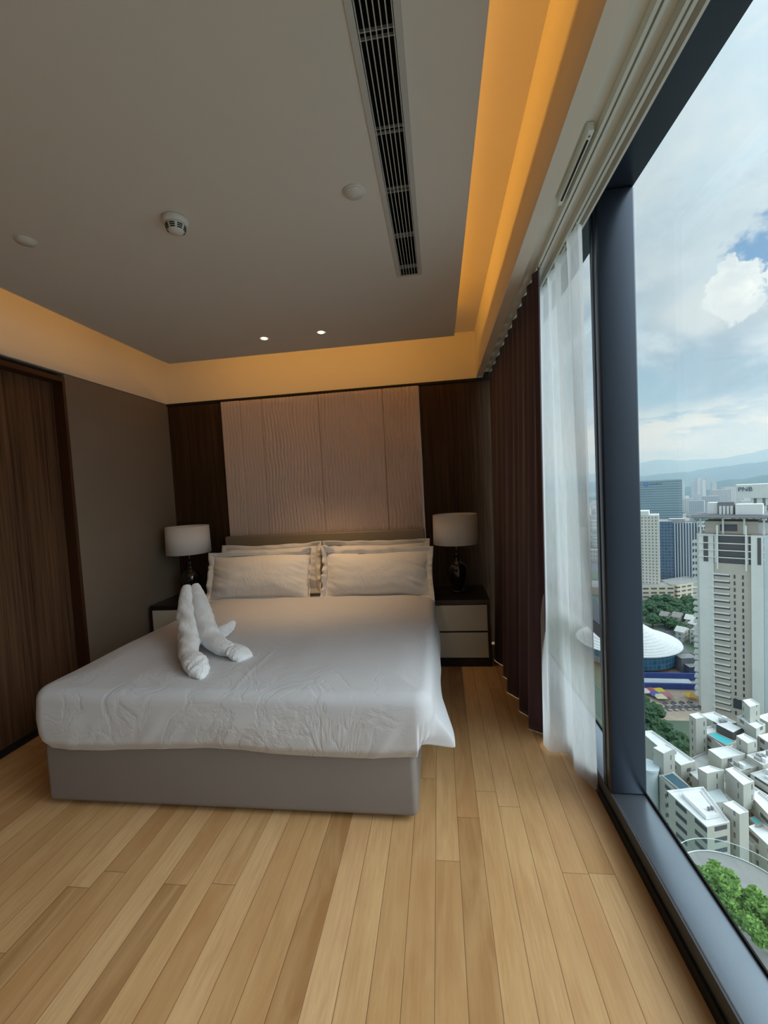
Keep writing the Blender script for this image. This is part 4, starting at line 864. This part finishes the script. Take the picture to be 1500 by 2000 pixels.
# --- white apartment complex in the foreground
F_A = facade('apartment_windows', (0.50, 0.51, 0.45), (0.05, 0.06, 0.08), 7.0, 3.3, 0.6, 0.42)
F_B = facade('apartment_small_windows', (0.50, 0.51, 0.46), (0.07, 0.08, 0.10), 9.0, 3.3, 0.22, 0.40)
F_ST = facade('stair_tower_windows', (0.47, 0.48, 0.44), (0.10, 0.12, 0.14), 5.5, 3.3, 0.10, 0.5)
AP = {
 'A': ([(65.9, 137.0), (77.7, 139.4), (76.5, 125.1), (69.3, 122.8)], -97, F_A, 'white-roofed apartment block nearest the window, with two roof vents'),
 'B2': ([(74.0, 173.2), (78.7, 173.8), (84.1, 155.2), (78.1, 152.5)], -99, F_B, 'long narrow white-roofed block just right of the dark pillar'),
 'B3': ([(69.0, 148.2), (74.6, 150.2), (76.2, 141.5), (70.6, 139.8)], -99.8, F_A, 'apartment block with a dark blue rooftop pool near the pillar'),
 'C': ([(97.9, 177.6), (106.9, 181.2), (111.5, 173.2), (99.4, 163.8)], -100, F_B, 'apartment block with the turquoise rooftop pool'),
 'C3': ([(101.7, 184.7), (108.8, 186.9), (112.4, 178.9), (105.2, 176.5)], -98, F_B, 'white-roofed block directly behind the turquoise pool'),
 'D': ([(110.5, 176.1), (115.3, 178.2), (116.8, 170.7), (111.5, 167.4)], -94, F_B, 'raised pale roof block right of the turquoise pool'),
 'E': ([(90.4, 159.0), (98.5, 161.4), (101.0, 156.9), (91.5, 153.6)], -97, F_B, 'broad white roof block in front of the turquoise pool'),
 'E2': ([(101.0, 156.3), (110.0, 159.6), (110.8, 154.0), (102.5, 151.0)], -97, F_B, 'broad white roof block at the right edge, level with the pool front'),
 'E3': ([(94.2, 155.2), (100.6, 157.5), (102.0, 152.6), (94.8, 149.7)], -98.5, F_B, 'low grey-white roof block in the middle of the complex'),
 'F': ([(90.8, 139.3), (94.7, 141.3), (95.5, 132.9), (90.3, 130.3)], -99, F_A, 'slim white-roofed block at the lower right of the complex'),
 'F2': ([(85.2, 131.4), (90.1, 133.4), (91.2, 127.8), (85.9, 124.9)], -103, F_A, 'lower block with a small corner pool, right of the nearest block'),
 'F3': ([(96.7, 148.0), (104.0, 150.9), (106.5, 146.1), (98.4, 142.8)], -98, F_A, 'blue-grey windowed block at the right edge of the complex'),
 'G': ([(121.4, 181.9), (132.6, 186.9), (135.8, 181.2), (122.7, 175.4)], -97, F_B, 'white roof block at the foot of the residential tower, right edge'),
 'H': ([(112.6, 168.3), (122.0, 171.9), (125.0, 166.8), (113.3, 162.1)], -97, F_B, 'white roof block below the tower foot at the right edge'),
 'K': ([(80.5, 152.0), (90.0, 155.5), (92.5, 146.5), (82.0, 143.0)], -101, F_B, 'lower connecting block with grey roof behind the nearest block'),
 'M': ([(84.0, 142.5), (95.5, 147.5), (97.5, 141.0), (84.0, 136.5)], -100.5, F_A, 'lower connecting block right of the nearest block'),
}
bl = {}
t = bthing('apartment_podium', 'lower flat-roofed base linking the white apartment blocks', 'building'); blk([(84, 128), (112, 140), (136, 176), (118, 184), (86, 166), (79, 146)], G, -106, F_B, cmat('roof_mid_grey', (0.50, 0.52, 0.52), var=0.4, vs=0.3), 'podium_body', t, 0.02, 0.6)
for k, (poly, z_, m_, lb) in AP.items():
    t = bthing('apartment_block', lb, 'building', 'white low-rise apartment blocks below the window'); bl[k] = t
    blk(poly, G, z_, m_, M_ROOFW if k not in ('K', 'F3', 'E3') else cmat('roof_pale_grey', (0.55, 0.58, 0.58), var=0.2, vs=0.5), 'block_body', t, 0.05, 0.7)
ST = {'A': [([(76.9, 128.8), (80.5, 130.0), (81.8, 125.9), (78.6, 124.6)], -94, G)], 'K': [([(78.1, 142.8), (82.4, 144.3), (85.5, 142.2), (79.3, 140.2)], -93, -100.9), ([(86.0, 142.7), (89.1, 143.9), (90.8, 137.3), (86.5, 135.3)], -93, -100.9)],
      'B2': [([(68.9, 151.6), (74.1, 154.2), (75.6, 151.3), (70.6, 148.3)], -92, G)], 'C': [([(92.2, 173.8), (96.6, 175.5), (97.5, 172.1), (92.8, 170.5)], -92, G)], 'D': [([(113.5, 177.6), (117.4, 178.9), (117.6, 174.6), (112.6, 172.2)], -88, G)], 'E': [([(101.1, 161.5), (104.7, 163.2), (106.1, 158.9), (101.8, 156.9)], -93, -100)]}
for k, L in ST.items():
    for poly, z_, zb in L: blk(poly, zb, z_, F_ST, M_ROOFW, 'stair_tower', bl[k], 0.08, 0.4)
def pool(poly, z_, m_, rim, parent):
    MB().prism(poly, z_ - 0.6, z_).build('pool_water', m_, parent); n = 4; b = MB(); cx_ = sum(p[0] for p in poly) / 4; cy_ = sum(p[1] for p in poly) / 4
    out = [(cx_ + (p[0] - cx_) * 1.22, cy_ + (p[1] - cy_) * 1.12) for p in poly]
    for i in range(4):
        j = (i + 1) % 4; p, q_, r_, s_ = poly[i], poly[j], out[j], out[i]; z0, z1 = z_ - 0.7, z_ + (0.15 if i not in rim else 2.6)
        b.add([(*p, z0), (*q_, z0), (*r_, z0), (*s_, z0), (*p, z1), (*q_, z1), (*r_, z1), (*s_, z1)], [(4, 5, 6, 7), (0, 1, 5, 4), (2, 3, 7, 6), (0, 4, 7, 3), (1, 2, 6, 5)])
    b.build('pool_surround', M_CONC, parent)
pool([(98.4, 172.6), (101.6, 173.9), (104.6, 168.0), (100.6, 166.2)], -98.9, M_POOL, (), bl['C'])
blk([(103.2, 176.2), (108.6, 177.6), (110.6, 173.6), (105.6, 170.4)], -99.9, -96.6, cmat('dark_louvre', (0.08, 0.085, 0.09)), M_ROOFW, 'roof_screen', bl['C'])
pool([(69.9, 147.2), (73.4, 148.7), (75.1, 142.1), (71.7, 140.8)], -98.7, M_POOLD, (), bl['B3'])
pool([(87.7, 134.2), (89.1, 134.9), (89.6, 132.6), (87.9, 131.9)], -102.1, M_POOL, (), bl['F2'])
# roof details on the nearest block
blk([(69.5, 135.5), (75.6, 136.9), (75.0, 127.4), (71.0, 126.2)], -96.9, -96.1, M_ROOFW, M_ROOFW, 'roof_slab', bl['A'], 0.05, 0.3)
for x_, y_ in ((73.3, 128.9), (74.3, 129.2)): MB().lathe([(0.35, 0), (0.35, 0.5), (0.5, 0.7), (0.1, 1.0)], (x_, y_, -96.0), 12).build('roof_vent', M_CANOPY, bl['A'])
blk([(78.6, 141.0), (84.0, 141.8), (83.0, 136.2), (78.4, 135.4)], G, -98.5, F_B, cmat('glass_roof', (0.55, 0.66, 0.68)), 'glass_canopy', bl['K'])
t = bthing('round_stair', 'round pale blue stair tower at the pillar edge'); b = MB(); b.lathe([(3.2, G), (3.2, -98.0), (3.5, -97.9), (3.5, -97.2)], (66.6, 150.8, 0), 28).build('shaft', M_PALE, t)
random.seed(5)
for k in range(26):   # small rooftop units
    kk = random.choice(['A', 'B2', 'C3', 'E', 'E2', 'E3', 'F3', 'G', 'H', 'K', 'M', 'D']); poly, z_ = AP[kk][0], AP[kk][1]; u_, v_ = random.uniform(0.2, 0.8), random.uniform(0.2, 0.8)
    p0 = [poly[0][i] + (poly[1][i] - poly[0][i]) * u_ for i in (0, 1)]; p1 = [poly[3][i] + (poly[2][i] - poly[3][i]) * u_ for i in (0, 1)]
    x_, y_ = p0[0] + (p1[0] - p0[0]) * v_, p0[1] + (p1[1] - p0[1]) * v_; s_ = random.uniform(0.7, 1.3); h_ = random.uniform(0.8, 1.6)
    if kk == 'A': continue
    MB().prism(rect(x_, y_, s_, s_ * 1.5, 0.3), z_ + 0.01, z_ + h_).build('roof_unit', M_ROOFG if k % 2 else M_ROOFW, bl[kk])

# --- curved terrace with glass balustrade and garden trees, much nearer
t = bthing('roof_terrace', 'curved grey roof terrace with a glass balustrade, below the window', 'terrace')
TC = (30.6, 48.6); RX = 5.9
arcp = [(TC[0] + RX * math.cos(a), TC[1] + RX * math.sin(a)) for a in [math.radians(-60 + 230 * i / 48) for i in range(49)]]
MB().prism(arcp + [(22, 40), (34, 38)], -45.6, -45.0).build('deck', cmat('deck_grey', (0.30, 0.30, 0.29), var=0.15, vs=0.8), t)
MB().prism([(TC[0] + (p[0] - TC[0]) * 0.97, TC[1] + (p[1] - TC[1]) * 0.97) for p in arcp] + [(22, 40), (34, 38)], G, -45.7).build('podium_wall', M_CONC, t)
MB().tube([(p[0], p[1], -44.92) for p in arcp], 0.07, 6).build('kerb', M_ROOFW, t, smooth=True)
MB().tube([(TC[0] + (p[0] - TC[0]) * 1.03, TC[1] + (p[1] - TC[1]) * 1.03, -43.5) for p in arcp], 0.045, 6).build('top_rail', M_GLASSG, t, smooth=True)
pts = [(TC[0] + (p[0] - TC[0]) * (1 + 0.03 * k), TC[1] + (p[1] - TC[1]) * (1 + 0.03 * k), -44.88 + 1.36 * k) for k in (0, 1) for p in arcp]
MB().grid(pts, 49, 2).build('glass_balustrade', glass_material('balustrade_glass', (0.78, 0.88, 0.86), 0.05), t, recalc=False)

def leaf_tree(name, loc, r, h, n, lm, leaf, seed, label, cat, group=None, squash=0.75):
    o = empty(name, loc); tag(o, label, cat, group); rnd = random.Random(seed)
    b = MB(); b.tube([(0, 0, 0), (0.05 * r, 0, h * 0.5), (0, 0.05 * r, h)], [0.06 * r, 0.045 * r, 0.02 * r], 6)
    tips = []
    for k in range(7):
        a = rnd.uniform(0, 6.28); e = (math.cos(a) * r * 0.6, math.sin(a) * r * 0.6, h + r * rnd.uniform(-0.1, 0.5)); b.tube([(0, 0, h * 0.6), (e[0] * .5, e[1] * .5, h * 0.85), e], [0.03 * r, 0.02 * r, 0.008 * r], 5); tips.append(e)
    b.build('trunk', M_BARK, o)
    b = MB()
    cl = [(rnd.gauss(0, .42) * r, rnd.gauss(0, .42) * r, h + rnd.gauss(0.2, .30) * r * squash, rnd.uniform(.22, .42) * r) for _ in range(16)] + [(*e, .3 * r) for e in tips]
    for k in range(n):
        c_ = rnd.choice(cl); d_ = Vector((rnd.gauss(0, 1), rnd.gauss(0, 1), rnd.gauss(0, .8))).normalized() * c_[3] * rnd.uniform(.6, 1.05); p = Vector(c_[:3]) + d_
        if p.z < h * 0.4: continue
        a = Vector((rnd.gauss(0, 1), rnd.gauss(0, 1), rnd.gauss(0, .6))).normalized(); q = a.orthogonal().normalized(); q = (q + Vector((rnd.uniform(-1, 1), rnd.uniform(-1, 1), 0)) * .4).normalized(); s_ = leaf * rnd.uniform(.6, 1.3)
        b.add([p - a * s_, p + q * s_ * .45, p + a * s_, p - q * s_ * .45], [(0, 1, 2, 3)])
    b.build('foliage', lm, o, recalc=False); return o
leaf_tree('terrace_tree', (27.4, 47.4, -45.0), 1.9, 2.6, 2600, M_LEAF2, 0.26, 1, 'bright green tree on the curved terrace, the left small one', 'tree')
leaf_tree('terrace_tree', (27.6, 44.4, -45.0), 2.6, 3.4, 4200, M_LEAF2, 0.28, 2, 'large bright green tree on the curved terrace, in the middle', 'tree')
leaf_tree('terrace_tree', (29.6, 42.6, -45.0), 2.4, 3.2, 3800, M_LEAF2, 0.28, 3, 'bright green tree on the curved terrace, at the lower right edge', 'tree')

# --- distant towers in the haze
random.seed(21); k = 0; FAR = []
for (az, dist, w, top) in ((0.452, 2300, 16, -38), (0.462, 2350, 18, -18), (0.470, 2200, 15, -42), (0.482, 2500, 20, -30), (0.500, 2300, 15, -36), (0.508, 2600, 18, -22), (0.515, 2300, 14, -30), (0.522, 2700, 18, -26), (0.531, 2400, 16, -44), (0.490, 1500, 30, -70), (0.505, 1300, 30, -66), (0.540, 1500, 40, -48), (0.552, 1600, 26, -44), (0.395, 2400, 18, -30), (0.380, 2200, 18, -44), (0.345, 1900, 20, -50), (0.525, 1400, 34, -60)):
    k += 1; x_, y_ = dist * math.sin(az), dist * math.cos(az)
    o = blk(rect(x_, y_, w, w * 0.9, random.uniform(-.6, .2)), G, top, facade('far_windows_%d' % (k % 3), ((0.62, 0.60, 0.60), (0.72, 0.72, 0.70), (0.50, 0.54, 0.58))[k % 3], (0.22, 0.24, 0.28), 4, 3.5, 0.5, 0.55) if 'fw%d' % (k % 3) not in MC else MC['fw%d' % (k % 3)], M_ROOFG, 'distant_tower')
    FAR.append((x_, y_, w * 0.8))
    tag(o, 'small hazy tower block in the far skyline below the mountains', 'tower', 'hazy towers on the far skyline')
# low-rise mat of far city buildings
far_b = []
for k in range(900):
    dist = random.uniform(640, 2600); az = random.uniform(0.30, 0.66); x_, y_ = dist * math.sin(az), dist * math.cos(az)
    w = random.uniform(14, 40)
    if all((x_ - a) ** 2 + (y_ - b_) ** 2 > (0.62 * (w + c_)) ** 2 for a, b_, c_ in far_b) and all((x_ - a) ** 2 + (y_ - b_) ** 2 > (0.75 * w + c_) ** 2 for a, b_, c_ in FAR + [(396, 826, 48), (362, 842, 24)]) and len(far_b) < 210: far_b.append((x_, y_, w))
proto = blk(rect(0, 0, 1, 1, 0), 0, 1, facade('low_rise_windows', (0.66, 0.64, 0.60), (0.3, 0.3, 0.32), 0.2, 0.35, 0.5, 0.5), M_ROOFG, 'low_rise_building')
for k, (x_, y_, w) in enumerate(far_b):
    o = proto if k == 0 else proto.copy()
    if k: COL.objects.link(o)
    o.location = (x_, y_, G); o.scale = (w, w * random.uniform(.5, 1), random.uniform(8, 34)); o.rotation_euler = (0, 0, random.uniform(-.8, .8)); tag(o, 'small pale low-rise building in the distant city', 'building', 'low-rise buildings of the distant city')

# --- trees of the valley
def blob_tree(seed):
    bm = bmesh.new(); bmesh.ops.create_icosphere(bm, subdivisions=4, radius=1.0)
    for v_ in bm.verts:
        d_ = v_.co.normalized(); r_ = 1 + 0.10 * noise.noise(d_ * 26) + 0.34 * noise.noise(d_ * 2.2 + Vector((seed, 0, 0))) + 0.24 * noise.noise(d_ * 5.5 + Vector((0, seed, 0))) + 0.16 * noise.noise(d_ * 12 + Vector((0, 0, seed)))
        v_.co = Vector((d_.x * r_, d_.y * r_, max(-0.45, d_.z * r_ * 0.8) + 1.25))
    me = bpy.data.meshes.new('crown'); bm.to_mesh(me); bm.free(); me.materials.append(M_LEAF); return me
TM = [blob_tree(s_ * 3.7) for s_ in range(4)]
TAKEN = [(266, 509, 26), (209, 481, 26), (396, 826, 48), (403, 578, 45), (195, 465, 14), (218, 465, 14), (235, 470, 13), (255, 478, 14), (206, 262, 26), (196, 487, 40), (250, 517, 18), (362, 842, 24)] + [(o.location.x, o.location.y, 5.5) for o in bpy.data.objects if o.get('category') in ('house',)] + [(o.location.x, o.location.y, 0.5 * max(o.scale.x, o.scale.y)) for o in bpy.data.objects if o.name.startswith('low_rise')] + FAR
def free(x_, y_, r_):
    if any((x_ - a) ** 2 + (y_ - b_) ** 2 < (r_ + c_) ** 2 for a, b_, c_ in TAKEN): return False
    TAKEN.append((x_, y_, r_)); return True
def tree(x_, y_, r_, label, group, zb=G):
    if not free(x_, y_, r_ * 0.66): return
    o = empty('tree', (x_, y_, zb), random.uniform(0, 6)); o.scale = (r_, r_, r_); tag(o, label, 'tree', group)
    cr = bpy.data.objects.new('crown', random.choice(TM)); COL.objects.link(cr); cr.parent = o
    tk = bpy.data.objects.new('trunk', TR); COL.objects.link(tk); tk.parent = o
_t = MB().tube([(0, 0, 0), (0, 0, 1.0)], 0.10, 6).build('trunk', M_BARK); TR = _t.data; bpy.data.objects.remove(_t)
random.seed(9)
for k in range(150):
    u_, v_ = random.random(), random.random(); x_ = 92 + 18 * u_ - 2 * v_; y_ = 198 + 46 * v_
    if x_ > 104 + (y_ - 198) * 0.16: continue
    tree(x_, y_, random.uniform(3.0, 5.2), 'dark green tree in the grove between the pillar and the white tower foot', 'trees of the grove below the domed hall')
for k in range(330):
    x_ = random.uniform(172, 262); y_ = random.uniform(385, 447)
    if x_ < 0.47 * y_ - 18: continue
    tree(x_, y_, random.uniform(3.5, 6.0), 'dark green tree in the belt in front of the beige car park', 'trees in the belt before the beige car park')
for k in range(90):
    tree(random.uniform(232, 330), random.uniform(500, 600) + 30, random.uniform(5, 9), 'dark green tree at the foot of the finned office tower', 'trees at the foot of the finned tower')
for k in range(160):
    tree(random.uniform(186, 226), random.uniform(312, 385), random.uniform(3, 4.5), 'green garden tree among the small houses', 'trees among the small houses')
for k in range(260):
    dist = random.uniform(650, 1500); az = random.uniform(0.36, 0.62)
    tree(dist * math.sin(az), dist * math.cos(az), random.uniform(9, 16), 'hazy green tree mass between distant buildings', 'hazy trees in the distance')

# ------------------------------------------------------------------ haze over the valley (a real scattering volume, starting beyond the nearest towers)
HZ = bpy.data.materials.new('valley_haze'); HZ.use_nodes = True; nt = HZ.node_tree; nt.nodes.clear()
vs_ = nd(nt, 'ShaderNodeVolumeScatter'); vs_.inputs['Color'].default_value = (0.48, 0.70, 1.0, 1); vs_.inputs['Density'].default_value = 0.00032; vs_.inputs['Anisotropy'].default_value = 0.3
o_ = nd(nt, 'ShaderNodeOutputMaterial'); nt.links.new(vs_.outputs[0], o_.inputs['Volume'])
HZ.cycles.homogeneous_volume = True
hz = MB().box(-2000, 9000, 390, 10800, G + 0.5, 330).build('haze', HZ); tag(hz, 'thin blue haze over the distant valley', 'haze', kind='stuff')
